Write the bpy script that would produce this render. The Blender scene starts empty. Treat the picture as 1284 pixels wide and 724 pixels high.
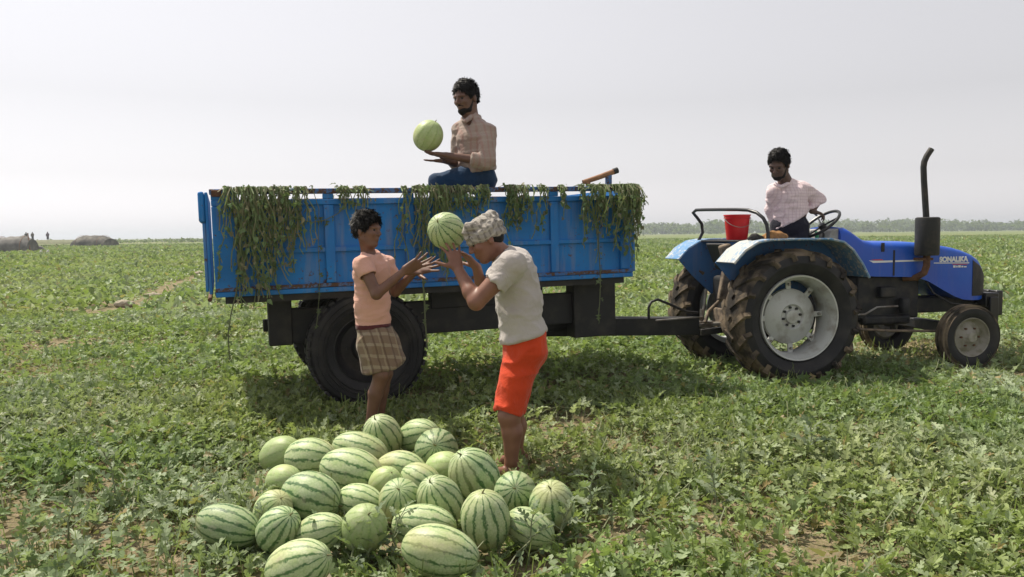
import bpy, math, random
import numpy as np
from mathutils import Vector, Matrix, Quaternion

random.seed(7)
RNG = np.random.default_rng(7)
scene = bpy.context.scene
COL = scene.collection
R = math.radians

# ---------------------------------------------------------------- camera
CAM_H, FPX, PITCH, ROLL = 1.36, 1000.0, 3.89, -0.62
cam_data = bpy.data.cameras.new('camera')
cam_data.sensor_width = 36.0
cam_data.lens = 36.0 * FPX / 1284.0
cam_data.clip_start = 0.05
cam_data.clip_end = 20000.0
cam = bpy.data.objects.new('camera', cam_data)
COL.objects.link(cam)
CAM_M = Matrix.Translation((0, 0, CAM_H)) @ Matrix.Rotation(R(90 - PITCH), 4, 'X') @ Matrix.Rotation(R(ROLL), 4, 'Z')
cam.matrix_world = CAM_M
scene.camera = cam

# ---------------------------------------------------------------- sky, sun, exposure
SUN_FROM = Vector((-0.80, 0.62, 1.65)).normalized()      # towards the sun: behind the trailer, upper left
world = bpy.data.worlds.new('World')
scene.world = world
world.use_nodes = True
wn, wl = world.node_tree.nodes, world.node_tree.links
for n in list(wn):
    wn.remove(n)
sky = wn.new('ShaderNodeTexSky')
sky.sky_type = 'NISHITA'
sky.sun_disc = False
sky.sun_elevation = math.asin(SUN_FROM.z)
sky.sun_rotation = math.atan2(SUN_FROM.x, SUN_FROM.y)
sky.altitude = 0.0
sky.air_density = 1.8
sky.dust_density = 0.5
sky.ozone_density = 3.0
hsv = wn.new('ShaderNodeHueSaturation')                    # a milky, dust laden sky: little blue is left
hsv.inputs['Saturation'].default_value = 0.07
bg = wn.new('ShaderNodeBackground')
bg.inputs['Strength'].default_value = 0.100
wo = wn.new('ShaderNodeOutputWorld')
wl.new(sky.outputs[0], hsv.inputs['Color'])
warm = wn.new('ShaderNodeMix')                              # faint warm tint of the dust, the same all over the sky
warm.data_type = 'RGBA'
warm.blend_type = 'MULTIPLY'
warm.inputs[0].default_value = 1.0
warm.inputs[7].default_value = (0.985, 0.965, 1.0, 1.0)
wl.new(hsv.outputs[0], warm.inputs[6])
wl.new(warm.outputs[2], bg.inputs['Color'])
wl.new(bg.outputs[0], wo.inputs['Surface'])

sun_data = bpy.data.lights.new('sun', 'SUN')
sun_data.energy = 4.8
sun_data.angle = R(2.0)
sun_data.color = (1.0, 0.92, 0.78)
sun = bpy.data.objects.new('sun', sun_data)
COL.objects.link(sun)
sun.rotation_euler = (-SUN_FROM).to_track_quat('-Z', 'Y').to_euler()
sun.location = (-8, 6, 16)

scene.view_settings.view_transform = 'Standard'
scene.view_settings.look = 'None'
scene.view_settings.exposure = 0.36
scene.view_settings.gamma = 1.0
scene.view_settings.use_curve_mapping = False
scene.render.engine = 'CYCLES'
scene.cycles.use_denoising = True
scene.cycles.max_bounces = 8
scene.cycles.transparent_max_bounces = 8

# ---------------------------------------------------------------- helpers
def P(px, py, Y):
    """World point seen at photograph pixel (px, py) at depth Y along the ground."""
    d = CAM_M.to_3x3() @ Vector(((px - 642.0) / FPX, (362.0 - py) / FPX, -1.0))
    t = Y / d.y
    return Vector((d.x * t, Y, CAM_H + d.z * t))

def V(*a):
    return Vector(a)

def tag(o, label=None, cat=None, group=None, kind=None):
    if label: o['label'] = label
    if cat: o['category'] = cat
    if group: o['group'] = group
    if kind: o['kind'] = kind
    return o

def empty(name, loc=(0, 0, 0), rz=0.0):
    o = bpy.data.objects.new(name, None)
    o.empty_display_size = 0.2
    COL.objects.link(o)
    o.location = loc
    o.rotation_euler = (0, 0, rz)
    return o

_fl = math.floor
def _hash(i, j, k, seed):
    h = (i.astype(np.int64) * 374761393 + j.astype(np.int64) * 668265263 + k.astype(np.int64) * 2147483647 + seed * 1274126177) & 0x7fffffff
    h = ((h ^ (h >> 13)) * 1274126177) & 0x7fffffff
    h = ((h ^ (h >> 16)) * 668265263) & 0x7fffffff
    return ((h ^ (h >> 15)) & 0xffff) / 65535.0

def vnoise(p, seed=0):
    """Value noise 0..1 on an (n,3) or (n,2) array."""
    p = np.asarray(p, dtype=np.float64)
    if p.shape[1] == 2:
        p = np.c_[p, np.zeros(len(p))]
    i = np.floor(p).astype(np.int64)
    f = p - i
    f = f * f * (3 - 2 * f)
    r = np.zeros(len(p))
    for a in (0, 1):
        for b in (0, 1):
            for c in (0, 1):
                w = (f[:, 0] if a else 1 - f[:, 0]) * (f[:, 1] if b else 1 - f[:, 1]) * (f[:, 2] if c else 1 - f[:, 2])
                r += w * _hash(i[:, 0] + a, i[:, 1] + b, i[:, 2] + c, seed)
    return r

def fbm(p, seed=0, octv=3):
    p = np.asarray(p, dtype=np.float64)
    r, a, s = 0, 0.5, 0
    for o in range(octv):
        r = r + a * vnoise(p * (2 ** o) + 13.7 * o, seed + o)
        s += a
        a *= 0.5
    return r / s

# ---- materials
def new_mat(name):
    m = bpy.data.materials.new(name)
    m.use_nodes = True
    nt = m.node_tree
    for n in list(nt.nodes):
        nt.nodes.remove(n)
    out = nt.nodes.new('ShaderNodeOutputMaterial')
    b = nt.nodes.new('ShaderNodeBsdfPrincipled')
    nt.links.new(b.outputs[0], out.inputs[0])
    return m, nt, b, out

def N(nt, t, **kw):
    n = nt.nodes.new(t)
    for k, v in kw.items():
        if k.startswith('i_'):
            key = k[2:]
            n.inputs[int(key) if key.isdigit() else key].default_value = v
        else:
            setattr(n, k, v)
    return n

def c4(c):
    return (c[0], c[1], c[2], 1.0)

def ramp(nt, fac, stops):
    r = nt.nodes.new('ShaderNodeValToRGB')
    els = r.color_ramp.elements
    while len(els) < len(stops):
        els.new(0.5)
    for e, (p, c) in zip(els, stops):
        e.position = p
        e.color = c4(c) if len(c) == 3 else c
    nt.links.new(fac, r.inputs[0])
    return r.outputs[0]

def mixc(nt, fac, a, b, blend='MIX'):
    m = nt.nodes.new('ShaderNodeMix')
    m.data_type = 'RGBA'
    m.blend_type = blend
    for sock, v in ((0, fac), (6, a), (7, b)):
        if hasattr(v, 'is_output') or isinstance(v, bpy.types.NodeSocket):
            nt.links.new(v, m.inputs[sock])
        elif sock == 0:
            m.inputs[0].default_value = v
        else:
            m.inputs[sock].default_value = c4(v)
    return m.outputs[2]

def math_n(nt, op, a, b=None, c=None, clamp=False):
    m = nt.nodes.new('ShaderNodeMath')
    m.operation = op
    m.use_clamp = clamp
    for i, v in enumerate((a, b, c)):
        if v is None: continue
        if isinstance(v, bpy.types.NodeSocket):
            nt.links.new(v, m.inputs[i])
        else:
            m.inputs[i].default_value = v
    return m.outputs[0]

def noise_n(nt, vec, scale, detail=3.0, rough=0.55, dist=0.0):
    n = nt.nodes.new('ShaderNodeTexNoise')
    n.inputs['Scale'].default_value = scale
    n.inputs['Detail'].default_value = detail
    n.inputs['Roughness'].default_value = rough
    n.inputs['Distortion'].default_value = dist
    if vec is not None:
        nt.links.new(vec, n.inputs['Vector'])
    return n.outputs['Fac']

def bump_n(nt, bsdf, height, strength=0.3, dist=0.01):
    b = nt.nodes.new('ShaderNodeBump')
    b.inputs['Strength'].default_value = strength
    b.inputs['Distance'].default_value = dist
    nt.links.new(height, b.inputs['Height'])
    nt.links.new(b.outputs[0], bsdf.inputs['Normal'])

def simple(name, col, rough=0.6, metal=0.0, col2=None, scale=8.0, lo=0.4, hi=0.65, bump=0.0, bscale=60.0, spec=0.5, detail=5.0, col3=None, scale3=40, lo3=.6, hi3=.7):
    m, nt, b, out = new_mat(name)
    tc = nt.nodes.new('ShaderNodeTexCoord')
    vec = tc.outputs['Object']
    b.inputs['Roughness'].default_value = rough
    b.inputs['Metallic'].default_value = metal
    b.inputs['Specular IOR Level'].default_value = spec
    c = None
    if col2 is not None:
        f = ramp(nt, noise_n(nt, vec, scale, detail), [(lo, (0, 0, 0)), (hi, (1, 1, 1))])
        c = mixc(nt, f, col, col2)
        if col3 is not None:
            f3 = ramp(nt, noise_n(nt, vec, scale3, detail), [(lo3, (0, 0, 0)), (hi3, (1, 1, 1))])
            c = mixc(nt, f3, c, col3)
        nt.links.new(c, b.inputs['Base Color'])
    else:
        b.inputs['Base Color'].default_value = c4(col)
    if bump:
        bump_n(nt, b, noise_n(nt, vec, bscale, 4.0), bump, 0.01)
    return m

# ---- mesh builder
def frame_of(d, hint=None):
    d = Vector(d).normalized()
    h = Vector(hint) if hint is not None else (Vector((0, 0, 1)) if abs(d.z) < 0.92 else Vector((1, 0, 0)))
    x = h.cross(d)
    if x.length < 1e-5:
        x = Vector((0, 1, 0)).cross(d)
    x.normalize()
    y = d.cross(x)
    return x, y, d

class MB:
    def __init__(self):
        self.v, self.f, self.mi = [], [], []
    def add(self, vs, fs, mi=0):
        o = len(self.v)
        self.v.extend([tuple(p) for p in vs])
        self.f.extend([tuple(i + o for i in f) for f in fs])
        self.mi.extend([mi] * len(fs))
        return self
    def box(self, c, s, rot=None, mi=0):
        hx, hy, hz = s[0] / 2, s[1] / 2, s[2] / 2
        vs = [Vector((x, y, z)) for x in (-hx, hx) for y in (-hy, hy) for z in (-hz, hz)]
        if rot is not None:
            vs = [rot @ p for p in vs]
        c = Vector(c)
        return self.add([p + c for p in vs], [(0, 1, 3, 2), (4, 6, 7, 5), (0, 4, 5, 1), (2, 3, 7, 6), (0, 2, 6, 4), (1, 5, 7, 3)], mi)
    def b2(self, a, b, mi=0):
        a, b = Vector(a), Vector(b)
        return self.box((a + b) / 2, [abs(b[i] - a[i]) for i in range(3)], None, mi)
    def bar(self, a, b, w, h, hint=None, mi=0):
        a, b = Vector(a), Vector(b)
        x, y, d = frame_of(b - a, hint)
        vs = []
        for p in (a, b):
            for sx, sy in ((-1, -1), (1, -1), (1, 1), (-1, 1)):
                vs.append(p + x * (sx * w / 2) + y * (sy * h / 2))
        return self.add(vs, [(3, 2, 1, 0), (4, 5, 6, 7), (0, 1, 5, 4), (1, 2, 6, 5), (2, 3, 7, 6), (3, 0, 4, 7)], mi)
    def tube(self, pts, r, n=10, cap=True, mi=0):
        pts = [Vector(p) for p in pts]
        rs = r if isinstance(r, (list, tuple)) else [r] * len(pts)
        vs, fs = [], []
        px = None
        for i, p in enumerate(pts):
            if i == 0: d = pts[1] - pts[0]
            elif i == len(pts) - 1: d = pts[-1] - pts[-2]
            else: d = (pts[i + 1] - pts[i]).normalized() + (pts[i] - pts[i - 1]).normalized()
            d = d.normalized()
            if px is None:
                x, y, _ = frame_of(d)
            else:
                x = (px - d * px.dot(d)).normalized()
                y = d.cross(x)
            px = x
            for k in range(n):
                a = 2 * math.pi * k / n
                vs.append(p + x * (math.cos(a) * rs[i]) + y * (math.sin(a) * rs[i]))
        for i in range(len(pts) - 1):
            for k in range(n):
                k2 = (k + 1) % n
                fs.append((i * n + k, i * n + k2, (i + 1) * n + k2, (i + 1) * n + k))
        if cap:
            fs.append(tuple(range(n - 1, -1, -1)))
            fs.append(tuple((len(pts) - 1) * n + k for k in range(n)))
        return self.add(vs, fs, mi)
    def lathe(self, prof, c=(0, 0, 0), axis=(0, 1, 0), n=32, mi=0, close=False, mis=None):
        """prof: (radius, height along axis)"""
        x, y, d = frame_of(axis)
        c = Vector(c)
        vs, fs, mm = [], [], []
        for (r, h) in prof:
            for k in range(n):
                a = 2 * math.pi * k / n
                vs.append(c + d * h + x * (math.cos(a) * r) + y * (math.sin(a) * r))
        m = len(prof)
        for i in range(m if close else m - 1):
            i2 = (i + 1) % m
            for k in range(n):
                k2 = (k + 1) % n
                fs.append((i * n + k, i * n + k2, i2 * n + k2, i2 * n + k))
                mm.append(mis[i] if mis else mi)
        o = len(self.v)
        self.v.extend([tuple(p) for p in vs])
        self.f.extend([tuple(q + o for q in f) for f in fs])
        self.mi.extend(mm)
        return self
    def prism(self, poly, depth, org, ux, uy, un, mi=0):
        """poly in (ux,uy) coordinates, extruded by depth along un"""
        org, ux, uy, un = Vector(org), Vector(ux), Vector(uy), Vector(un)
        n = len(poly)
        vs = [org + ux * a + uy * b for a, b in poly] + [org + ux * a + uy * b + un * depth for a, b in poly]
        fs = [tuple(range(n - 1, -1, -1)), tuple(range(n, 2 * n))] + [(i, (i + 1) % n, n + (i + 1) % n, n + i) for i in range(n)]
        return self.add(vs, fs, mi)
    def loft(self, rings, cap=True, mi=0, closed=True):
        n = len(rings[0])
        vs = [p for r in rings for p in r]
        fs = []
        for i in range(len(rings) - 1):
            for k in range(n if closed else n - 1):
                k2 = (k + 1) % n
                fs.append((i * n + k, i * n + k2, (i + 1) * n + k2, (i + 1) * n + k))
        if cap:
            fs.append(tuple(range(n - 1, -1, -1)))
            fs.append(tuple((len(rings) - 1) * n + k for k in range(n)))
        return self.add(vs, fs, mi)
    def mesh(self, name, smooth=40):
        me = bpy.data.meshes.new(name)
        me.from_pydata(self.v, [], self.f)
        if any(self.mi):
            me.polygons.foreach_set('material_index', self.mi)
        fix_normals(me)
        if smooth:
            me.polygons.foreach_set('use_smooth', [True] * len(me.polygons))
            me.set_sharp_from_angle(angle=R(smooth))
        return me
    def build(self, name, mats, parent=None, smooth=40, bevel=0.0, seg=2):
        me = self.mesh(name, smooth)
        for m in (mats if isinstance(mats, (list, tuple)) else [mats]):
            me.materials.append(m)
        return link(name, me, parent, bevel, seg)

import bmesh
def fix_normals(me):
    bm = bmesh.new()
    bm.from_mesh(me)
    bmesh.ops.recalc_face_normals(bm, faces=bm.faces)
    bm.to_mesh(me)
    bm.free()

def link(name, me, parent=None, bevel=0.0, seg=2):
    o = bpy.data.objects.new(name, me)
    COL.objects.link(o)
    if parent is not None:
        o.parent = parent
    if bevel:
        b = o.modifiers.new('bevel', 'BEVEL')
        b.width = bevel
        b.segments = seg
        b.limit_method = 'ANGLE'
        b.angle_limit = R(40)
    return o

def mesh_np(name, verts, faces, mats, parent=None, smooth=True, colors=None):
    """verts (n,3), faces (m,k) numpy"""
    me = bpy.data.meshes.new(name)
    n, m, k = len(verts), len(faces), faces.shape[1]
    me.vertices.add(n)
    me.vertices.foreach_set('co', np.ascontiguousarray(verts, dtype=np.float32).ravel())
    me.loops.add(m * k)
    me.loops.foreach_set('vertex_index', np.ascontiguousarray(faces, dtype=np.int32).ravel())
    me.polygons.add(m)
    me.polygons.foreach_set('loop_start', np.arange(0, m * k, k, dtype=np.int32))
    me.polygons.foreach_set('loop_total', np.full(m, k, dtype=np.int32))
    me.polygons.foreach_set('use_smooth', np.full(m, smooth, dtype=bool))
    if colors is not None:
        ca = me.color_attributes.new('tint', 'FLOAT_COLOR', 'POINT')
        ca.data.foreach_set('color', np.ascontiguousarray(colors, dtype=np.float32).ravel())
    me.update(calc_edges=True)
    for mt in (mats if isinstance(mats, (list, tuple)) else [mats]):
        me.materials.append(mt)
    return link(name, me, parent)

# ================================================================ layout shared by the field and the things in it
def gp(px, py, z=0.0):
    """point on the level z seen at a pixel"""
    d = CAM_M.to_3x3() @ Vector(((px - 642.0) / FPX, (362.0 - py) / FPX, -1.0))
    t = (z - CAM_H) / d.z
    return Vector((d.x * t, d.y * t, z))

# trailer frame: rear near corner, heading
TR_A = R(20.0)
TR_O = Vector((-2.22, 5.85, 0.0))
TR_F = Vector((math.cos(TR_A), math.sin(TR_A), 0))
TR_N = Vector((-math.sin(TR_A), math.cos(TR_A), 0))
# tractor frame: outer face of the near rear wheel, on the ground under the axle
TC_A = R(12.5)
TC_O = Vector((2.635, 7.2, 0.0))
TC_F = Vector((math.cos(TC_A), math.sin(TC_A), 0))
TC_N = Vector((-math.sin(TC_A), math.cos(TC_A), 0))

# melons lying in the pile: px, py, long px, short px, image angle of the long axis (deg, ccw), turn towards the camera (deg)
PILE = [
    (286, 660, 72, 48, -12, 10), (352, 570, 50, 38, 28, 25), (389, 575, 58, 46, 0, 10), (356, 603, 42, 36, 15, 30),
    (393, 623, 68, 55, -14, 15), (342, 641, 50, 42, 55, 30), (352, 664, 56, 46, 50, 25), (402, 669, 62, 44, 22, 20),
    (450, 630, 54, 40, -8, 15), (442, 592, 72, 52, -14, 10), (452, 566, 66, 42, -16, 10), (480, 547, 50, 42, 105, 30),
    (525, 547, 48, 38, 20, 30), (547, 565, 54, 48, 80, 65), (503, 588, 56, 40, -4, 15), (502, 629, 54, 48, 85, 45),
    (454, 663, 60, 50, 70, 40), (374, 710, 78, 56, 25, 15), (594, 596, 64, 54, 115, 25), (556, 588, 44, 38, 20, 30),
    (528, 603, 46, 38, -25, 20), (552, 628, 60, 48, 110, 30), (532, 660, 98, 48, -3, 8), (552, 692, 92, 58, -10, 12),
    (609, 653, 68, 54, 95, 15), (646, 619, 54, 48, 90, 62), (692, 634, 58, 50, 95, 35), (664, 663, 56, 44, -20, 25),
    (482, 606, 40, 36, 60, 30),
]

def terrain(x, y):
    x = np.asarray(x, dtype=np.float64); y = np.asarray(y, dtype=np.float64)
    p = np.c_[x.ravel(), y.ravel()]
    h = 0.05 * (fbm(p * 0.45, 3) - 0.5) + 0.03 * (fbm(p * 2.1, 9) - 0.5)
    return h.reshape(x.shape)

def tz(x, y):
    return float(terrain(np.array([x]), np.array([y]))[0])

# ================================================================ ground
def ground_material():
    m, nt, b, out = new_mat('field_soil')
    tc = nt.nodes.new('ShaderNodeTexCoord')
    vec = tc.outputs['Object']
    n1 = noise_n(nt, vec, 1.3, 6)
    n2 = noise_n(nt, vec, 9.0, 6, 0.65)
    n3 = noise_n(nt, vec, 60.0, 4, 0.7)
    soil = ramp(nt, n2, [(0.3, (0.17, 0.125, 0.08)), (0.52, (0.29, 0.22, 0.15)), (0.72, (0.40, 0.32, 0.22))])
    litter = mixc(nt, ramp(nt, n3, [(0.45, (0, 0, 0)), (0.62, (1, 1, 1))]), soil, (0.15, 0.15, 0.06))
    near = mixc(nt, ramp(nt, n1, [(0.48, (0, 0, 0)), (0.70, (.8, .8, .8))]), litter, (0.13, 0.125, 0.06))
    # far off, where single leaves can no longer be told apart, the crop is colour and relief
    sc = nt.nodes.new('ShaderNodeMapping')
    sc.inputs['Scale'].default_value = (1.0, 0.35, 1.0)
    nt.links.new(vec, sc.inputs[0])
    f1 = noise_n(nt, sc.outputs[0], 0.25, 8, 0.7)
    f2 = noise_n(nt, sc.outputs[0], 0.02, 4, 0.6)
    crop = ramp(nt, f1, [(0.3, (0.075, 0.10, 0.035)), (0.5, (0.15, 0.19, 0.07)), (0.7, (0.22, 0.25, 0.11))])
    crop = mixc(nt, ramp(nt, f2, [(0.45, (0, 0, 0)), (0.7, (0.6, 0.6, 0.6))]), crop, (0.20, 0.19, 0.09))
    sep = nt.nodes.new('ShaderNodeSeparateXYZ')
    nt.links.new(vec, sep.inputs[0])
    mr = N(nt, 'ShaderNodeMapRange', i_1=25.0, i_2=75.0)
    nt.links.new(sep.outputs[1], mr.inputs[0])
    c = mixc(nt, mr.outputs[0], near, crop)
    nt.links.new(c, b.inputs['Base Color'])
    b.inputs['Roughness'].default_value = 0.95
    b.inputs['Specular IOR Level'].default_value = 0.15
    hsum = math_n(nt, 'ADD', n2, math_n(nt, 'MULTIPLY', n3, 0.4))
    bump_n(nt, b, hsum, 0.9, 0.03)
    return m
M_SOIL = ground_material()

def build_ground():
    u = np.linspace(-1, 1, 261)
    xs = np.sinh(u * 7.2) / np.sinh(7.2) * 2600
    v = np.linspace(0, 1, 300)
    ys = -30 + 3.0 * (np.exp(v * 6.7) - 1) + 20 * v
    X, Y = np.meshgrid(xs, ys, indexing='ij')
    Z = terrain(X, Y) * np.clip(1.5 - Y / 200.0, 0.2, 1)
    # the far left runs out on a low river bank
    verts = np.stack([X, Y, Z], -1).reshape(-1, 3)
    nx, ny = len(xs), len(ys)
    i = (np.arange(nx - 1)[:, None] * ny + np.arange(ny - 1)[None, :]).ravel()
    faces = np.stack([i, i + ny, i + ny + 1, i + 1], -1)
    o = mesh_np('ground', verts, faces, M_SOIL)
    tag(o, 'sandy soil of the wide watermelon field', 'ground', kind='structure')
build_ground()

# ================================================================ foliage of the crop
def leaf_material(name='watermelon_leaf', trans=0.36):
    m, nt, b, out = new_mat(name)
    at = nt.nodes.new('ShaderNodeVertexColor')
    at.layer_name = 'tint'
    geo = nt.nodes.new('ShaderNodeNewGeometry')
    n = noise_n(nt, geo.outputs['Position'], 55.0, 3)
    c = mixc(nt, ramp(nt, n, [(0.35, (0, 0, 0)), (0.7, (0.35, 0.35, 0.35))]), at.outputs[0], (0.24, 0.27, 0.17))
    nt.links.new(c, b.inputs['Base Color'])
    b.inputs['Roughness'].default_value = 0.55
    b.inputs['Specular IOR Level'].default_value = 0.35
    tr = nt.nodes.new('ShaderNodeBsdfTranslucent')
    ct = mixc(nt, 0.5, c, (0.32, 0.44, 0.07), 'MIX')
    nt.links.new(ct, tr.inputs['Color'])
    ms = nt.nodes.new('ShaderNodeMixShader')
    ms.inputs[0].default_value = trans
    nt.links.new(b.outputs[0], ms.inputs[1])
    nt.links.new(tr.outputs[0], ms.inputs[2])
    nt.links.new(ms.outputs[0], out.inputs[0])
    return m
M_LEAF = leaf_material()

def leaf_template(detail, droop=0.3, fold=0.35, wave=0.0, slim=1.0):
    """a watermelon leaf, length 1 along y, deeply cut into rounded lobes"""
    if detail == 3:
        mid = [(0, 0), (0, .33), (0, .62), (0, 1)]
        half = [(.26, .00), (.42, .12), (.36, .26), (.07, .27), (.22, .34), (.40, .46), (.32, .58), (.06, .52), (.17, .64), (.27, .78), (.17, .86), (.05, .76), (.09, .92)]
        tr = [(0, 4, 5), (0, 5, 6), (0, 6, 7), (0, 7, 1), (7, 8, 9), (7, 9, 10), (7, 10, 11), (1, 7, 11), (1, 11, 2), (11, 12, 13), (11, 13, 14), (11, 14, 15), (2, 11, 15), (2, 15, 16), (2, 16, 3)]
    elif detail == 2:
        mid = [(0, 0), (0, .5), (0, 1)]
        half = [(.42, .14), (.07, .36), (.36, .56), (.07, .68)]
        tr = [(0, 3, 4), (0, 4, 1), (4, 5, 6), (1, 4, 6), (1, 6, 2)]
    else:
        mid = [(0, 0), (0, 1)]
        half = [(.40, .30), (.28, .66)]
        tr = [(0, 2, 3), (0, 3, 1)]
    nm, nh = len(mid), len(half)
    pts = [(x, y) for x, y in mid] + [(x * slim, y) for x, y in half] + [(-x * slim, y) for x, y in half]
    tris = list(tr)
    for t in tr:
        tris.append(tuple(reversed([i if i < nm else i + nh for i in t])))
    v = np.array([(x, y, fold * abs(x) - droop * y * y + wave * math.sin(9 * y + 5 * x)) for x, y in pts])
    return v, np.array(tris)

def scatter_leaves(pos, size, yaw, elev, roll, tint, templates, seed):
    """returns verts, faces, colours for all leaves"""
    rng = np.random.default_rng(seed)
    pick = rng.integers(0, len(templates), len(pos))
    VV, FF, CC = [], [], []
    off = 0
    for t, (tv, tf) in enumerate(templates):
        s = pick == t
        n = int(s.sum())
        if not n: continue
        ca, sa = np.cos(elev[s]), np.sin(elev[s])
        y = np.stack([np.cos(yaw[s]) * ca, np.sin(yaw[s]) * ca, sa], -1)
        x = np.stack([np.sin(yaw[s]), -np.cos(yaw[s]), np.zeros(n)], -1)
        z = np.cross(x, y)
        cr, sr = np.cos(roll[s])[:, None], np.sin(roll[s])[:, None]
        x, z = x * cr + z * sr, z * cr - x * sr
        M = np.stack([x, y, z], -1)                       # columns
        vv = np.einsum('nij,kj->nki', M, tv) * size[s][:, None, None] + pos[s][:, None, :]
        k = len(tv)
        VV.append(vv.reshape(-1, 3))
        FF.append((tf[None] + (np.arange(n) * k)[:, None, None]).reshape(-1, 3) + off)
        CC.append(np.repeat(np.c_[tint[s], np.ones(n)], k, axis=0))
        off += n * k
    return np.concatenate(VV), np.concatenate(FF), np.concatenate(CC)

# bare spots seen in the photograph: (px, py, radius x, radius y in m, strength)
BARE = [(705, 534, .50, .40, 1.0), (1040, 702, .30, .18, 1.0), (880, 655, .34, .13, .85), (690, 600, .25, .12, .6), (760, 690, .2, .1, .6), (1180, 640, .3, .12, .6), (820, 560, .4, .12, .6), (1100, 540, .5, .14, .6), (300, 600, .35, .1, .6), (60, 465, .9, .4, .8),
        (940, 690, .2, .1, .5), (230, 560, .5, .2, .5), (640, 452, .9, .5, .6), (1120, 440, .9, .5, .9), (600, 560, .3, .2, .5)]
BARE = [(gp(a, b), rx, ry, s) for a, b, rx, ry, s in BARE]
PATHS = [([gp(270, 338), gp(215, 362), (gp(165, 383)), gp(120, 398)], 0.34), ([gp(45, 440), gp(110, 420)], 0.15)]
PILE_POS = []
for (px, py, L, S, ang, turn) in PILE:
    rr = 0.5 * S * (1.25 / (py - 294) * 1000) / 1000
    q = gp(px, py, rr)
    PILE_POS.append((q.x, q.y, rr, 0.5 * L * q.y / 1000))

def cover(x, y):
    """share of the ground that the crop covers, 0..1"""
    p = np.c_[x, y]
    n = fbm(p * 0.9, 21, 3) * 0.6 + fbm(p * 2.6 + 7, 22, 2) * 0.4
    d = np.clip((n - 0.28) / 0.20, 0.15, 1.0)
    for c, rx, ry, s in BARE:
        w = np.exp(-(((x - c.x) / rx) ** 2 + ((y - c.y) / (ry * 2.2)) ** 2))
        d *= 1 - s * w
    for pts, wd in PATHS:
        for a, b in zip(pts[:-1], pts[1:]):
            ab = np.array([b.x - a.x, b.y - a.y]); L2 = (ab ** 2).sum()
            t = np.clip(((x - a.x) * ab[0] + (y - a.y) * ab[1]) / L2, 0, 1)
            dd = np.hypot(x - a.x - t * ab[0], y - a.y - t * ab[1])
            d *= 1 - 0.95 * np.exp(-(dd / wd) ** 4)
    return d

def tall(x, y):
    p = np.c_[x, y]
    h = 0.012 + 0.13 * fbm(p * 1.3 + 3, 31, 3) ** 1.6 + 0.10 * fbm(p * 5.0, 32, 2) ** 1.6
    for (mx, my, rr, rl) in PILE_POS:                      # trodden flat among the melons
        d = np.hypot(x - mx, y - my)
        h *= 1 - 0.72 * np.exp(-(d / (rl + 0.12)) ** 4)
    for o, f, n, a, l, hw, hl in WHEEL_RECTS:                # rolled down by the wheels
        u = (x - o.x) * f.x + (y - o.y) * f.y - a
        w = (x - o.x) * n.x + (y - o.y) * n.y - l
        h *= 1 - .85 * np.exp(-(u / (hl * 2.6)) ** 4 - ((w + .35) / .8) ** 4)
    for a, b in ((gp(465, 540), .25), (gp(640, 600), .25)):
        h *= 1 - 0.5 * np.exp(-(np.hypot(x - a.x, y - a.y) / b) ** 2)
    return h

def free(x, y):
    ok = np.ones(len(x), dtype=bool)
    for (mx, my, rr, rl) in PILE_POS:
        ok &= np.hypot(x - mx, y - my) > rr * 0.98
    # wheels: rectangles in their own frames
    for o, f, n, a, l, hw, hl in WHEEL_RECTS:
        u = (x - o.x) * f.x + (y - o.y) * f.y - a
        w = (x - o.x) * n.x + (y - o.y) * n.y - l
        ok &= ~((np.abs(u) < hl) & (np.abs(w) < hw))
    return ok
WHEEL_RECTS = [(TR_O, TR_F, TR_N, 1.17, .16, .15, .27), (TR_O, TR_F, TR_N, 1.17, 1.64, .15, .27),
               (TC_O, TC_F, TC_N, 0, .17, .21, .34), (TC_O, TC_F, TC_N, 0, 1.45, .21, .34), (TC_O, TC_F, TC_N, 1.95, .2, .12, .2), (TC_O, TC_F, TC_N, 1.95, 1.42, .12, .2)]

def tints(x, y, rng):
    n = len(x)
    p = np.c_[x, y]
    a = np.array([0.108, 0.182, 0.048])     # mid green
    g = np.array([0.270, 0.325, 0.205])     # hoary grey green
    l = np.array([0.215, 0.290, 0.065])     # young yellow green
    d = np.array([0.050, 0.095, 0.032])     # old dark green
    w1 = np.clip((fbm(p * 0.7 + 5, 41, 3) - 0.38) / 0.3, 0, 1)[:, None]
    w2 = np.clip((fbm(p * 0.55 + 50, 43, 3) - 0.45) / 0.25, 0, 1)[:, None]
    c = a * (1 - w1) + g * w1
    c = c * (1 - 0.6 * w2) + l * (0.6 * w2)
    w3 = np.clip((fbm(p * 0.35 + 90, 47, 3) - 0.50) / 0.2, 0, 1)[:, None]          # thirsty, yellowing patches
    c = c * (1 - 0.30 * w3) + np.array([.32, .30, .13]) * (0.30 * w3)
    r = rng.random((n, 1))
    c = np.where(r < 0.22, c * 0.45 + d * 0.55, c)
    c = np.where((r > 0.72) & (r < 0.9), c * 0.35 + g * 0.75, c)
    c = np.where(r > 0.97, np.array([0.27, 0.20, 0.09]), c)
    c = c * rng.uniform(0.85, 1.65, (n, 1))
    return np.clip(c, 0.01, 0.5)

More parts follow.
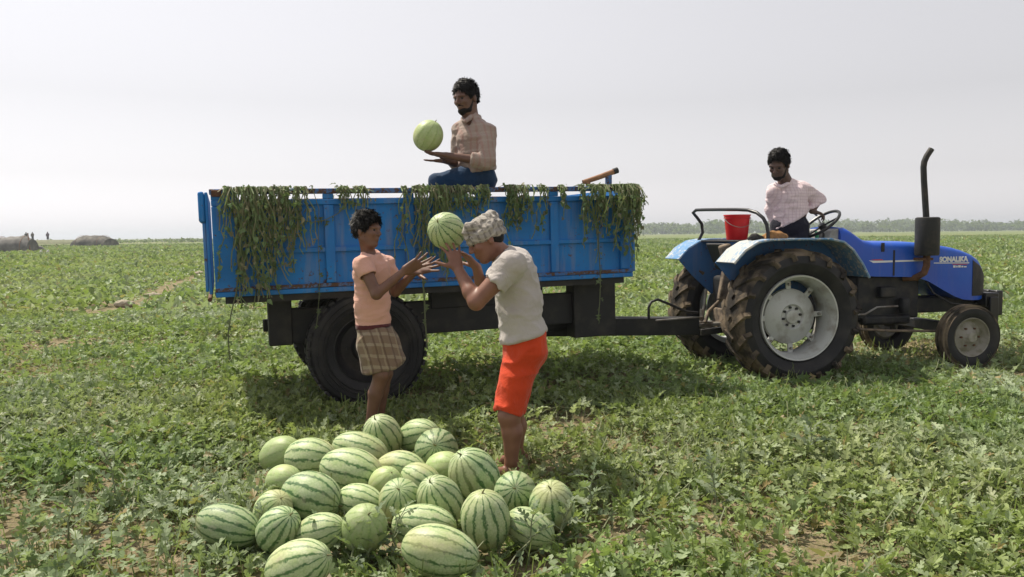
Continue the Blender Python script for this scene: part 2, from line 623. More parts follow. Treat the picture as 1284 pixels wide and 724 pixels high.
def zone(y0, y1, dens, size, templates, seed, spread=0.80, extra=1.2, low=False, name='watermelon_vines', label='', hscale=1.0):
    rng = np.random.default_rng(seed)
    area = spread * (y1 ** 2 - y0 ** 2) + 2 * extra * (y1 - y0)
    n = int(area * dens)
    # area-uniform in a wedge
    y = np.sqrt(rng.uniform(y0 ** 2, y1 ** 2, n))
    x = rng.uniform(-1, 1, n) * (spread * y + extra)
    k = rng.random(n) < cover(x, y)
    x, y = x[k], y[k]
    k = free(x, y)
    x, y = x[k], y[k]
    n = len(x)
    h = tall(x, y) * hscale
    q = rng.random(n) ** 0.6
    z = terrain(x, y) + h * q + 0.004
    s = size * rng.uniform(0.45, 1.35, n)
    yaw = rng.uniform(0, 2 * np.pi, n)
    elev = np.clip(rng.normal(0.42, 0.68, n), -0.6, 1.5)
    roll = rng.normal(0, 0.45, n)
    pos = np.stack([x, y, z], -1)
    # keep blades out of the melons
    if y0 < 6:
        ok = np.ones(n, dtype=bool)
        tip = pos + np.stack([np.cos(yaw) * np.cos(elev), np.sin(yaw) * np.cos(elev), np.sin(elev)], -1) * s[:, None] * 0.7
        for (mx, my, rr, rl) in PILE_POS:
            for e in (pos, tip):
                ok &= ((e[:, 0] - mx) / rr) ** 2 + ((e[:, 1] - my) / rr) ** 2 + ((e[:, 2] - rr) / rr) ** 2 > 1.0
        pos, s, yaw, elev, roll, x, y = pos[ok], s[ok], yaw[ok], elev[ok], roll[ok], x[ok], y[ok]
    c = tints(x, y, rng)
    v, f, cc = scatter_leaves(pos, s, yaw, elev, roll, c, templates, seed + 1)
    return v, f, cc, pos, yaw

def join(parts):
    VV, FF, CC, off = [], [], [], 0
    for v, f, c in parts:
        VV.append(v); FF.append(f + off); CC.append(c)
        off += len(v)
    return np.concatenate(VV), np.concatenate(FF), np.concatenate(CC)

T3 = [leaf_template(3, .25, .35, 0, .8), leaf_template(3, .55, .15, .03, .7), leaf_template(3, .1, .6, .04, .62), leaf_template(3, .7, .5, .0, .75)]
T2 = [leaf_template(2, .3, .35), leaf_template(2, .6, .2), leaf_template(2, .1, .6, 0, .85)]
T0 = [(np.array([(0, 0, 0), (.42, .5, .12), (0, 1, -.25), (-.42, .5, .12)]), np.array([(0, 1, 2), (0, 2, 3)]))]
T1 = [leaf_template(1, .3, .4), leaf_template(1, .6, .1)]

def strips(a, b, w):
    """thin two-triangle ribbons from a to b"""
    d = b - a
    sd = np.stack([-d[:, 1] + 1e-4, d[:, 0], np.zeros(len(d))], -1)
    sd /= np.linalg.norm(sd, axis=1)[:, None] + 1e-9
    sd *= w[:, None]
    n = len(a)
    v = np.stack([a - sd, a + sd, b + sd * .6, b - sd * .6], 1).reshape(-1, 3)
    i = (np.arange(n) * 4)[:, None]
    f = np.concatenate([i + np.array([[0, 1, 2]]), i + np.array([[0, 2, 3]])])
    return v, f

def build_vines():
    rng = np.random.default_rng(5)
    parts = []
    v, f, c, pos, yaw = zone(2.2, 6.6, 1850, 0.066, T3, 101, .84, 2.0)
    parts.append((v, f, c))
    # petioles
    k = rng.random(len(pos)) < .6
    a = pos[k].copy(); a[:, 2] = terrain(a[:, 0], a[:, 1]) - .01
    a[:, 0] -= np.cos(yaw[k]) * .05; a[:, 1] -= np.sin(yaw[k]) * .05
    sv, sf = strips(a, pos[k], np.full(k.sum(), .0028))
    parts.append((sv, sf, np.tile([[.17, .21, .10, 1]], (len(sv), 1))))
    # thin grass and weeds between the vines
    n = 9000
    y = np.sqrt(rng.uniform(2.4 ** 2, 9 ** 2, n)); x = rng.uniform(-1, 1, n) * (.8 * y + 1)
    kk = (fbm(np.c_[x, y] * 1.3, 77, 2) > .5) & free(x, y)
    x, y = x[kk], y[kk]; n = len(x)
    a = np.stack([x, y, terrain(x, y) - .01], -1)
    b = a + np.stack([rng.normal(0, .05, n), rng.normal(0, .05, n), rng.uniform(.06, .2, n)], -1)
    sv, sf = strips(a, b, rng.uniform(.002, .0045, n))
    col = np.repeat(np.c_[np.array([.14, .19, .05]) * rng.uniform(.7, 1.5, (n, 1)), np.ones(n)], 4, axis=0)
    parts.append((sv, sf, col))
    # dry litter lying on the soil
    n = 16000
    y = np.sqrt(rng.uniform(2.3 ** 2, 10 ** 2, n)); x = rng.uniform(-1, 1, n) * (.8 * y + 1)
    kk = free(x, y); x, y = x[kk], y[kk]; n = len(x)
    pos = np.stack([x, y, terrain(x, y) + rng.uniform(.002, .03, n)], -1)
    col = np.array([.26, .19, .10]) * rng.uniform(.5, 1.4, (n, 1))
    lv, lf, lc = scatter_leaves(pos, rng.uniform(.03, .09, n), rng.uniform(0, 6.28, n), rng.normal(0, .3, n), rng.normal(0, .5, n), col, T1, 9)
    parts.append((lv, lf, lc))
    # creeping stems
    A, B = [], []
    for i in range(900):
        y0 = math.sqrt(rng.uniform(2.4 ** 2, 9 ** 2)); x0 = rng.uniform(-1, 1) * (.8 * y0 + .8)
        a = rng.uniform(0, 6.28); p = np.array([x0, y0]); pz = None
        for k in range(9):
            a += rng.normal(0, .3)
            q = p + np.array([math.cos(a), math.sin(a)]) * .09
            A.append((p[0], p[1], .03 + .02 * math.sin(k) if pz is None else pz)); pz = .03 + abs(rng.normal(0, .05))
            B.append((q[0], q[1], pz)); p = q
    A, B = np.array(A), np.array(B)
    kk = free(A[:, 0], A[:, 1]) & free(B[:, 0], B[:, 1])
    A, B = A[kk], B[kk]
    sv, sf = strips(A, B, np.full(len(A), .0035))
    sv[:, 2] += terrain(sv[:, 0], sv[:, 1])
    parts.append((sv, sf, np.tile([[.20, .22, .12, 1]], (len(sv), 1))))
    v, f, c = join(parts)
    tag(mesh_np('watermelon_vines', v, f, M_LEAF, smooth=False, colors=c), 'grey green watermelon vines spreading around the melon pile', 'vines', kind='stuff')
    v, f, c, _, _ = zone(6.6, 14, 620, .092, T2, 201, .84, 3.0)
    v2, f2, c2, _, _ = zone(14, 34, 150, .13, T1, 301, .84, 3.0, hscale=1.1)
    v3, f3, c3, _, _ = zone(34, 70, 34, .21, T0, 401, .90, 3.0, hscale=1.2)
    v4, f4, c4_, _, _ = zone(70, 150, 11, .30, T0, 501, .95, 3.0, hscale=1.2)
    v, f, c = join([(v, f, c), (v2, f2, c2), (v3, f3, c3), (v4, f4, c4_)])
    tag(mesh_np('crop_vines', v, f, M_LEAF, smooth=False, colors=c), 'low green melon crop covering the field beyond the trailer', 'crop', kind='stuff')
build_vines()

# ================================================================ far wood along the horizon, low bank
def far_wood():
    rng = np.random.default_rng(77)
    pos, size, tint = [], [], []
    for i in range(420):
        Y = rng.uniform(560, 900)
        px = rng.uniform(770, 1420)
        X = (px - 642) / 1000 * Y
        edge = min(1, (px - 760) / 60)
        h = (5.5 + 5.5 * float(vnoise(np.array([[px * .012, 1.0]]), 5)[0]) + 3 * float(vnoise(np.array([[px * .05, 4.0]]), 6)[0])) * (Y / 640) * (.55 + .45 * edge)
        h *= rng.uniform(.60, .88)
        r = rng.uniform(4, 9)
        n = 70
        q = rng.normal(0, 1, (n, 3)); q /= np.linalg.norm(q, axis=1)[:, None]; q *= rng.uniform(.5, 1, (n, 1)) ** .5
        pos.append(np.stack([X + q[:, 0] * r, Y + q[:, 1] * r, h * .55 + q[:, 2] * h * .5], -1))
        size.append(rng.uniform(1.2, 2.8, n))
        tint.append(np.array([.045, .075, .03]) * rng.uniform(.7, 1.5) * rng.uniform(.8, 1.2, (n, 1)))
    pos, size, tint = np.concatenate(pos), np.concatenate(size), np.concatenate(tint)
    n = len(pos)
    v, f, c = scatter_leaves(pos, size, rng.uniform(0, 6.28, n), rng.normal(.2, .6, n), rng.normal(0, .6, n), tint, T1, 8)
    tag(mesh_np('treeline', v, f, M_LEAF, smooth=False, colors=c), 'long hazy belt of trees along the far horizon', 'trees', kind='stuff')
    # low scrub on the river bank behind the shelters
    pos, size, tint = [], [], []
    for i in range(260):
        Y = rng.uniform(230, 330)
        px = rng.uniform(-160, 800)
        X = (px - 642) / 1000 * Y
        n = 26
        q = rng.normal(0, 1, (n, 3)) * np.array([2.2, 1.5, .3])
        pos.append(np.stack([X + q[:, 0], Y + q[:, 1], np.abs(q[:, 2]) + .15], -1))
        size.append(rng.uniform(.5, 1.1, n))
        tint.append(np.array([.055, .085, .03]) * rng.uniform(.7, 1.4) * rng.uniform(.8, 1.2, (n, 1)))
    pos, size, tint = np.concatenate(pos), np.concatenate(size), np.concatenate(tint)
    n = len(pos)
    v, f, c = scatter_leaves(pos, size, rng.uniform(0, 6.28, n), rng.normal(.3, .5, n), rng.normal(0, .6, n), tint, T1, 8)
    tag(mesh_np('scrub', v, f, M_LEAF, smooth=False, colors=c), 'low dark scrub where the field meets the sky', 'scrub', kind='stuff')
far_wood()

# ================================================================ materials for the machines
def paint(name, col, fade, rust=(0.09, 0.045, 0.025), rough=0.42, wear=0.66, dust=(0.30, 0.25, 0.19), dust_amt=0.25):
    m, nt, b, out = new_mat(name)
    tc = nt.nodes.new('ShaderNodeTexCoord')
    geo = nt.nodes.new('ShaderNodeNewGeometry')
    vec = geo.outputs['Position']
    n1 = noise_n(nt, vec, 2.2, 5, 0.6)
    n2 = noise_n(nt, vec, 26.0, 6, 0.7)
    mp = nt.nodes.new('ShaderNodeMapping')
    mp.inputs['Scale'].default_value = (14, 14, 1.6)
    nt.links.new(vec, mp.inputs[0])
    n3 = noise_n(nt, mp.outputs[0], 1.0, 4, 0.6)           # run-off streaks
    c = mixc(nt, ramp(nt, n1, [(0.35, (0, 0, 0)), (0.7, (1, 1, 1))]), col, fade)
    c = mixc(nt, ramp(nt, n3, [(0.5, (0, 0, 0)), (0.8, (dust_amt,) * 3)]), c, dust)
    w = math_n(nt, 'ADD', math_n(nt, 'MULTIPLY', n2, 0.75), math_n(nt, 'MULTIPLY', n1, 0.25))
    c = mixc(nt, ramp(nt, w, [(wear - 0.03, (0, 0, 0)), (wear + 0.02, (1, 1, 1))]), c, rust)
    nt.links.new(c, b.inputs['Base Color'])
    rr = ramp(nt, n1, [(0.3, (rough,) * 3), (0.7, (min(1, rough + .25),) * 3)])
    nt.links.new(rr, b.inputs['Roughness'])
    dent = noise_n(nt, vec, 5.0, 2, 0.4)
    hsum = math_n(nt, 'ADD', math_n(nt, 'MULTIPLY', n2, .15), dent)
    bump_n(nt, b, hsum, 0.35, 0.02)
    return m

M_BLUE = paint('trailer_blue_paint', (0.004, 0.140, 0.45), (0.012, 0.205, 0.56), rough=0.5, wear=.615, dust_amt=.5)
M_BLUE_RUST = paint('scuffed_blue_edge', (0.02, 0.13, 0.40), (0.10, 0.17, 0.30), wear=0.50, rough=0.6)
M_RUST = simple('rusty_iron', (0.10, 0.05, 0.03), 0.85, 0.2, (0.20, 0.10, 0.05), 18, bump=0.4)
M_BLACK = simple('black_chassis', (0.012, 0.012, 0.013), 0.6, 0.0, (0.05, 0.042, 0.035), 6, .5, .8, bump=0.2)
M_RUBBER = simple('tyre_rubber', (0.013, 0.013, 0.014), 0.72, 0.0, (0.045, 0.040, 0.036), 5, .45, .8, bump=0.25, bscale=90)
M_WOOD = simple('weathered_wood', (0.33, 0.17, 0.09), 0.75, 0, (0.20, 0.10, 0.05), 12, bump=0.3)
M_STEEL = simple('bare_steel', (0.30, 0.29, 0.27), 0.45, 0.7, (0.14, 0.10, 0.07), 9, .45, .7, bump=0.15)
M_FLOOR = simple('trailer_floor_plank', (0.10, 0.09, 0.08), 0.8, 0, (0.19, 0.16, 0.12), 5, bump=0.3)

TR_TILT = 0.017
def trz(u):
    return TR_TILT * u

trailer = empty('farm_trailer', TR_O)
trailer.rotation_euler = (0, -TR_TILT, TR_A)
tag(trailer, 'blue steel farm trailer with high sides hitched behind the tractor', 'trailer')
bpy.context.view_layer.update()
TR_M = Matrix.Translation(TR_O) @ Matrix.Rotation(TR_A, 4, 'Z') @ Matrix.Rotation(-TR_TILT, 4, 'Y')
TR_I = TR_M.inverted()
def tru(px, w):
    """length along the trailer of the point at lateral w seen in pixel column px (near the horizon)"""
    k = (px - 642.0) / 1000.0
    o = TR_O + TR_N * w
    return (k * o.y - o.x) / (TR_F.x - k * TR_F.y)

TLEN, TWID = 3.52, 1.80
RIBS = [0.90, 1.53, 2.14, 2.78, 3.44]
def trailer_side(w0, sgn):
    """one long side; sgn +1: outer face towards -w (near), -1: far side"""
    def b(mb, u0, u1, a0, a1, z0, z1):
        lo, hi = (w0 + a0, w0 + a1) if sgn > 0 else (w0 - a1, w0 - a0)
        return mb.b2((u0, lo, z0), (u1, hi, z1))
    sheet = b(MB(), 0.07, TLEN, .032, .042, .95, 1.60).build('side_panel', M_BLUE, trailer)
    b(MB(), .045, TLEN + .01, 0, .055, 1.672, 1.712).build('top_rail', M_BLUE_RUST, sheet, bevel=.006)
    b(MB(), 0.055, TLEN, .004, .050, 1.588, 1.630).build('rail', M_BLUE, sheet, bevel=.005)
    b(MB(), 0.225, TLEN - .04, .006, .031, 1.225, 1.262).build('rail', M_BLUE, sheet, bevel=.005)
    b(MB(), 0.055, TLEN, -.006, .050, .955, .985).build('rail', M_BLUE_RUST, sheet, bevel=.004)
    b(MB(), 0.055, TLEN, -.002, .060, .915, .953).build('sill', M_BLUE, sheet, bevel=.005)
    for u in RIBS:
        b(MB(), u - .038, u + .038, .002, .031, .987, 1.586).build('rib', M_BLUE, sheet, bevel=.006)
        b(MB(), u - .04, u + .04, .008, .045, 1.632, 1.670).build('slot_post', M_BLUE, sheet, bevel=.003)
    b(MB(), 0.055, .222, -.004, .031, .957, 1.586).build('corner_plate', M_BLUE, sheet, bevel=.008)
    b(MB(), 0.055, .222, .006, .045, 1.632, 1.670).build('slot_post', M_BLUE, sheet)
    for z in (1.46, 1.52):
        b(MB(), .09, .17, -.012, -.004, z, z + .012).build('hinge_strap', M_BLUE, sheet)
    for z in (1.04, 1.09, 1.14):
        b(MB(), .06, .215, -.0075, -.004, z, z + .008).build('seam', M_BLUE, sheet)
    b(MB(), .06, .13, -.016, -.005, 1.655, 1.705).build('latch', M_RUST, sheet, bevel=.006)
trailer_side(0.0, 1)
trailer_side(TWID, -1)
# tail gate (edge on from the camera), front board, floor planks
tg = MB().b2((.012, .01, .94), (.034, TWID - .01, 1.69)).build('tailgate', M_BLUE, trailer, bevel=.006)
MB().b2((-.034, .0, 1.47), (.010, TWID, 1.695)).build('gate_beam', M_BLUE, tg, bevel=.015)
for w in (.05, .62, 1.18, 1.75):
    MB().b2((-.012, w - .035, .96), (.010, w + .035, 1.465)).build('rib', M_BLUE, tg, bevel=.006)
MB().tube([(.012, .02, .90), (.012, TWID - .02, .90)], .016).build('hinge_rod', M_RUST, tg)
fb = MB().b2((TLEN + .012, .06, .95), (TLEN + .03, TWID - .06, 1.70)).build('front_board', M_BLUE, trailer)
for w in (.1, .65, 1.2, 1.7):
    MB().b2((TLEN + .032, w - .035, .96), (TLEN + .06, w + .035, 1.69)).build('rib', M_BLUE, fb, bevel=.005)
for i in range(9):
    w = .065 + i * .188
    MB().b2((.05, w, .925), (TLEN - .01, w + .178, .949)).build('floor_plank', M_FLOOR, trailer)
# wooden bar on the front corner
def tl(px, py, Y):
    return TR_I @ P(px, py, Y)
bar = MB().tube([tl(731, 229, 7.02), tl(752, 222, 7.06), tl(772, 214.5, 7.10)], [.021, .023, .024], 12).build('wooden_bar', M_WOOD, trailer)
MB().tube([tl(769, 215.5, 7.095), tl(774.5, 213.5, 7.105)], .027, 12).build('end_cap', M_BLACK, bar)
MB().bar(tl(737, 227, 7.03), tl(738, 238, 7.03), .035, .035).build('bracket', M_WOOD, bar, bevel=.004)
MB().bar(tl(763, 219, 7.085), tl(763, 241, 7.085), .04, .05).build('bracket', M_BLUE_RUST, bar, bevel=.004)
# running gear
for w, zt in ((.40, .772), (1.34, .60)):
    MB().b2((tru(336, .4), w - .04, .49), (tru(768, .4), w + .04, zt)).build('chassis_beam', M_BLACK, trailer, bevel=.008)
for u in (.22, .98, 1.62, 2.25, 3.2):
    MB().b2((u - .04, .06, .868), (u + .04, TWID - .06, .913)).build('cross_beam', M_BLACK, trailer)
for w in (.07, 1.73):
    MB().b2((.12, w - .03, .862), (3.45, w + .03, .912)).build('sill_beam', M_BLACK, trailer)
def block(px0, px1, w, z0, z1, t=.07):
    return MB().b2((tru(px0, w), w - t, z0), (tru(px1, w), w + t, z1)).build('hanger_or_filler', M_BLACK, trailer, bevel=.01)
block(336, 366, .40, .48, .90, .06)
block(440, 500, .40, .66, .89, .055)
block(540, 672, .40, .70, .89, .055)  # black filler plate closing the space between bed and beam
block(716, 768, .40, .36, .915, .09)
block(440, 470, 1.34, .55, .90, .05)
block(640, 680, 1.34, .40, .90, .05)
MB().tube([(1.17, .02, .455), (1.17, TWID - .02, .455)], .045, 14).build('axle', M_BLACK, trailer)
for w in (.40, 1.34):
    for i, L in enumerate((.46, .38, .28, .18)):
        MB().tube([(1.17 - L, w, .53 + .02 * i - .02 + L * .0), (1.17, w, .50 - .018 * i), (1.17 + L, w, .53 + .02 * i - .02)], .016, 4).build('leaf_spring', M_BLACK, trailer)
turn = MB().lathe([(.02, .40), (.30, .40), (.32, .42), (.32, .52), (.30, .54), (.02, .54)], (3.0, .87, 0), (0, 0, 1), 28).build('turntable', M_BLACK, trailer)

def tyre_profile(ro, ri, w, lip=.02):
    """(radius, height) ring, section of a tyre of width w centred at 0"""
    h = w / 2
    return [(ri, -h * .62), (ri + lip, -h * .80), ((ri + ro) / 2, -h), (ro - .07 * ro, -h * .93), (ro - .015, -h * .80), (ro, -h * .45), (ro + .004, 0), (ro, h * .45),
            (ro - .015, h * .80), (ro - .07 * ro, h * .93), ((ri + ro) / 2, h), (ri + lip, h * .80), (ri, h * .62)]
def trailer_wheel(wc, out):
    e = empty('wheel')
    e.parent = trailer
    e.location = (1.17, wc, .440)
    mb = MB().lathe(tyre_profile(.468, .265, .25), axis=(0, 1, 0), n=56, close=True)
    t = mb.build('tyre', M_RUBBER, e, smooth=35)
    mb = MB()
    for k in range(40):                                    # shoulder blocks of the tread
        a = 2 * math.pi * k / 40
        for s in (-1, 1):
            rot = Matrix.Rotation(a, 3, 'Y')
            mb.box(rot @ Vector((.466, s * .075, 0)), (.02, .075, .045), rot)
    tag(mb.build('tread', M_RUBBER, t, smooth=0), kind='stuff')
    mb = MB()
    for rr in (.33, .36, .40):
        for s in (-1, 1):
            mb.lathe([(rr - .006, s * .1235), (rr, s * .131), (rr + .006, s * .1235)], axis=(0, 1, 0), n=48)
    mb.build('sidewall_ring', M_RUBBER, t)
    s = out
    rim = MB().lathe([(.272, s * .085), (.262, s * .088), (.25, s * .06), (.235, s * .0), (.20, -s * .03), (.12, -s * .02), (.10, s * .03), (.04, s * .035), (.001, s * .036)], axis=(0, 1, 0), n=40).build('rim', M_BLACK, e)
    for k in range(6):
        a = k * math.pi / 3
        MB().tube([(math.cos(a) * .15, -s * .03, math.sin(a) * .15), (math.cos(a) * .15, s * .0, math.sin(a) * .15)], .012, 6).build('wheel_nut', M_BLACK, rim)
    return e
trailer_wheel(.155, -1)
trailer_wheel(TWID - .30, 1)
# drawbar to the tractor
HITCH = TC_O + TC_F * (-.60) + TC_N * .81 + V(0, 0, .47)
a, b_ = V(2.95, .87, .42), TR_I @ HITCH
db = MB()
for s in (-1, 1):
    db.bar(a + V(0, s * .11, 0), b_ + V(-.06, s * .035, -.03), .07, .17, hint=(0, 0, 1))
db.build('drawbar', M_BLACK, trailer, bevel=.008)
MB().bar(b_ + V(-.55, -.07, .06), b_ + V(-.02, -.05, .06), .03, .012, hint=(0, 0, 1)).build('drawbar_lit_edge', M_STEEL, trailer)  # pale strip that paints the lit top edge of the drawbar
MB().lathe([(.035, -.03), (.075, -.03), (.075, .03), (.035, .03)], b_ + V(.04, 0, -.02), (0, 0, 1), 20, close=True).build('towing_eye', M_STEEL, trailer)
q = b_ + V(-.62, -.05, .07)
MB().tube([q, q + V(0, 0, .12), q + V(.03, 0, .17), q + V(.10, 0, .19), q + V(.22, 0, .14), q + V(.42, 0, .05), q + V(.56, .02, .03)], .013, 8).build('hydraulic_hose', M_BLACK, trailer)

# ================================================================ cut vines hung over the trailer side
M_HANG = leaf_material('wilted_vine', 0.25)
def hanging(name, label, px0, px1, ytop, ybot, n, seed, bulge=.05, leafy=1.0, fade=.8, long_tail=.15):
    """strands that come over the top rail and hang down outside; px/py as measured on the near side"""
    rng = np.random.default_rng(seed)
    A, B, LP, LY, LS = [], [], [], [], []
    ztop = 1.722
    u0, u1 = tru(px0, 0), tru(px1, 0)
    ztail = (TR_I @ P((px0 + px1) / 2, ybot, (TR_O + TR_F * (u0 + u1) / 2).y)).z
    n = int(n * .85)
    tufts = rng.uniform(0, 1, max(3, n // 9))
    for i in range(n):
        t = tufts[rng.integers(len(tufts))] + rng.normal(0, .05)
        u = u0 + (u1 - u0) * np.clip(t, -.04, 1.04)
        env = .45 + .55 * vnoise(np.array([[u * 9.0, seed]]), seed)[0]
        L = (ztop - ztail) * env * rng.uniform(.25 * (1 - fade), 1.0)
        if rng.random() > 1 - long_tail: L = (ztop - ztail) * rng.uniform(.8, 1.15)
        off = abs(rng.normal(0, bulge)) + .012
        pts = [np.array([u + rng.normal(0, .03), .05 + rng.uniform(0, .25), ztop - .02 + rng.uniform(-.03, .01)]), np.array([u, .03, ztop + rng.uniform(0, .012)]), np.array([u, -off * .5, ztop + rng.uniform(-.005, .008)])]
        m = max(3, int(L / .05))
        x = u
        drift = rng.normal(0, .10)
        for k in range(1, m + 1):
            f = k / m
            x += rng.normal(0, .014) + drift * L / m
            pts.append(np.array([x, -.014 - off * min(1, .4 + f * 2) * (1 - .35 * f), ztop - L * f]))
        for a, b in zip(pts[:-1], pts[1:]):
            A.append(a); B.append(b)
        for kk, p in enumerate(pts[1:]):
            for _ in range(rng.poisson((.12 if kk < 3 else .8) * leafy)):
                LP.append(p + np.array([rng.normal(0, .012), -abs(rng.normal(0, .012)), rng.normal(0, .01)]))
    A, B = np.array(A), np.array(B)
    d = B - A
    w = .0042
    V4, F4 = [], []
    n0 = len(A)
    for s1 in (np.array([w, 0, 0]), np.array([0, w, w * .3])):
        v = np.stack([A - s1, A + s1, B + s1, B - s1], 1).reshape(-1, 3)
        i = (np.arange(n0) * 4)[:, None]
        f = np.concatenate([i + np.array([[0, 1, 2]]), i + np.array([[0, 2, 3]])])
        shade = rng.uniform(.7, 1.3, (n0, 1)) * np.where(rng.random((n0, 1)) < .3, np.array([[.29, .26, .17]]), np.array([[.21, .28, .12]]))
        V4.append((v, f, np.repeat(np.c_[shade, np.ones(n0)], 4, axis=0)))
    LP = np.array(LP)
    n1 = len(LP)
    tint = np.where(rng.random((n1, 1)) < .2, np.array([[.24, .22, .13]]), np.array([[.12, .19, .075]])) * rng.uniform(.6, 1.5, (n1, 1))
    lv = scatter_leaves(LP, rng.uniform(.018, .055, n1), rng.uniform(3.4, 6.0, n1), rng.normal(-.9, .4, n1), rng.normal(0, .9, n1), tint, T2 + T1, seed)
    v, f, c = join(V4 + [lv])
    v[:, 1] = np.where((v[:, 2] < 1.70) & (v[:, 1] > -.012), -.012 - (v[:, 1] + .012) * .2, v[:, 1])
    o = mesh_np(name, v, f, M_HANG, smooth=False, colors=c)
    o.matrix_world = TR_M
    tag(o, label, 'vine', 'cut vines hanging over the trailer side')
    return o
hanging('hanging_vine', 'long thick curtain of withered vines near the rear corner of the trailer', 292, 352, 238, 362, 130, 1, .045, .75, .6, .25)
hanging('hanging_vine', 'shorter sparse vines just in front of the long rear curtain', 352, 398, 238, 330, 62, 2, .03, .6, .8, .18)
hanging('hanging_vine', 'small tuft of vines above the head of the boy', 432, 470, 238, 280, 46, 3, .03, .8, .8, .1)
hanging('hanging_vine', 'tangled vines behind the melon passed between boy and man', 508, 562, 238, 340, 80, 4, .04, .7, .7, .15)
hanging('hanging_vine', 'bushy green vines below the sitting man', 562, 622, 238, 300, 62, 5, .05, 1.2, .6, .05)
hanging('hanging_vine', 'leafy vines behind the cap of the stooping man', 622, 684, 238, 300, 72, 6, .05, 1.3, .6, .06)
hanging('hanging_vine', 'thin single tuft of vine on the middle of the front half', 699, 712, 236, 272, 14, 7, .02, .9, .6, .1)
hanging('hanging_vine', 'leafy vines below the wooden bar of the trailer', 722, 752, 236, 318, 48, 8, .035, 1.0, .7, .14)
hanging('hanging_vine', 'dense bulging bunch of vines at the front corner of the trailer', 757, 802, 235, 318, 150, 9, .085, 1.2, .45, .1)

def strand(label, pts, leaves=.4, seed=0, parent_mat=M_HANG, w=.005):
    rng = np.random.default_rng(seed)
    P3 = [np.array(p) for p in pts]
    A, B, LP = [], [], []
    for a, b in zip(P3[:-1], P3[1:]):
        m = max(2, int(np.linalg.norm(b - a) / .05))
        for k in range(m):
            j0 = rng.normal(0, .004, 3); 
            A.append(a + (b - a) * k / m); B.append(a + (b - a) * (k + 1) / m)
            if rng.random() < leaves: LP.append(B[-1] + rng.normal(0, .008, 3))
    mb = MB()
    mb.tube(P3, w * .55, 5)
    vs = np.array(mb.v); fs = np.array([f for f in mb.f if len(f) == 4])
    tri = np.concatenate([fs[:, [0, 1, 2]], fs[:, [0, 2, 3]]])
    parts = [(vs, tri, np.tile([[.17, .19, .10, 1]], (len(vs), 1)))]
    if LP:
        LP = np.array(LP); n1 = len(LP)
        parts.append(scatter_leaves(LP, rng.uniform(.03, .07, n1), rng.uniform(0, 6.28, n1), rng.normal(-.8, .5, n1), rng.normal(0, .8, n1), np.array([.10, .14, .06]) * rng.uniform(.7, 1.4, (n1, 1)), T2, seed))
    v, f, c = join(parts)
    o = mesh_np('vine_strand', v, f, parent_mat, smooth=True, colors=c)
    o.matrix_world = TR_M
    tag(o, label, 'vine', 'single vine strands trailing off the trailer')
def side_pts(lst, w=-.03):
    out = []
    for px, py in lst:
        u = tru(px, w)
        Y = (TR_O + TR_F * u + TR_N * w).y
        out.append(tuple(TR_I @ P(px, py, Y)))
    return out
top = lambda px: [(tru(px, 0), .12, 1.73), (tru(px, 0), -.02, 1.735)]
strand('long pale strand dropping past the chassis between the boy and the wheel', top(532) + side_pts([(533, 262), (531, 300), (529, 340), (532, 372), (533, 400), (536, 438)], -.05), .5, 11, w=.012)
strand('thin strand dropping to the black chassis left of the boy', top(398) + side_pts([(400, 262), (399, 310), (401, 350), (400, 376), (397, 408)], -.02), .3, 12)
strand('thin strand dropping in front of the rearmost chassis block', top(352) + side_pts([(340, 270), (330, 320), (322, 360), (318, 385)], -.02), .5, 13, w=.009)
strand('thin strand below the wooden bar reaching the front hanger block', top(748) + side_pts([(750, 262), (751, 310), (753, 350), (752, 380), (750, 402)], -.02), .6, 14, w=.008)
strand('withered strand trailing to the crop under the rear corner', side_pts([(300, 262), (300, 330), (296, 368), (290, 392), (286, 420), (288, 452)], -.03), 1.6, 15, w=.009)
strand('drooping arc of vine linking two tufts above the middle rail', top(430) + side_pts([(436, 252), (424, 268), (408, 276), (392, 279), (372, 275), (362, 258)], -.03) + top(360)[::-1], .5, 16, w=.006)

# ================================================================ tractor
M_TBLUE = paint('tractor_blue_paint', (0.008, 0.075, 0.48), (0.012, 0.105, 0.52), rough=0.30, wear=0.72, dust_amt=.15)
M_FENDER = paint('weathered_fender_paint', (0.07, 0.22, 0.44), (0.33, 0.40, 0.45), rust=(0.50, 0.49, 0.45), wear=0.53, rough=.6, dust=(.42, .38, .32), dust_amt=.6)
M_FENDER_IN = paint('fender_inside_blue', (0.03, 0.12, 0.32), (0.06, 0.15, 0.30), wear=0.6, rough=.7)
M_MUD = simple('mud_caked_rubber', (0.19, 0.15, 0.105), 0.95, 0, (0.04, 0.036, 0.032), 4.5, .40, .58, bump=0.8, bscale=40, spec=.1)
M_RIM = simple('silver_rim_paint', (0.50, 0.51, 0.49), 0.45, 0.15, (0.25, 0.22, 0.18), 7, .5, .75, bump=0.1)
M_RIM_DUSTY = simple('dusty_rim', (0.32, 0.30, 0.26), 0.7, 0.1, (0.20, 0.19, 0.13), 12, .45, .65, bump=0.3)
M_ENGINE = simple('grimy_engine', (0.014, 0.015, 0.018), 0.55, 0.2, (0.05, 0.043, 0.036), 10, .45, .75, bump=0.3)
M_DUSTY = simple('dust_covered_iron', (0.22, 0.17, 0.12), 0.95, 0, (0.07, 0.055, 0.045), 14, .42, .65, bump=0.5)
M_WHITE = simple('white_decal', (0.72, 0.73, 0.75), 0.5)
M_RED = simple('red_decal', (0.55, 0.06, 0.05), 0.5)
M_EXH = simple('sooty_exhaust', (0.022, 0.023, 0.022), 0.6, 0.3, (0.06, 0.05, 0.04), 14, .5, .8, bump=.2)
M_BLKPAINT = simple('black_tube_paint', (0.012, 0.012, 0.013), 0.35)
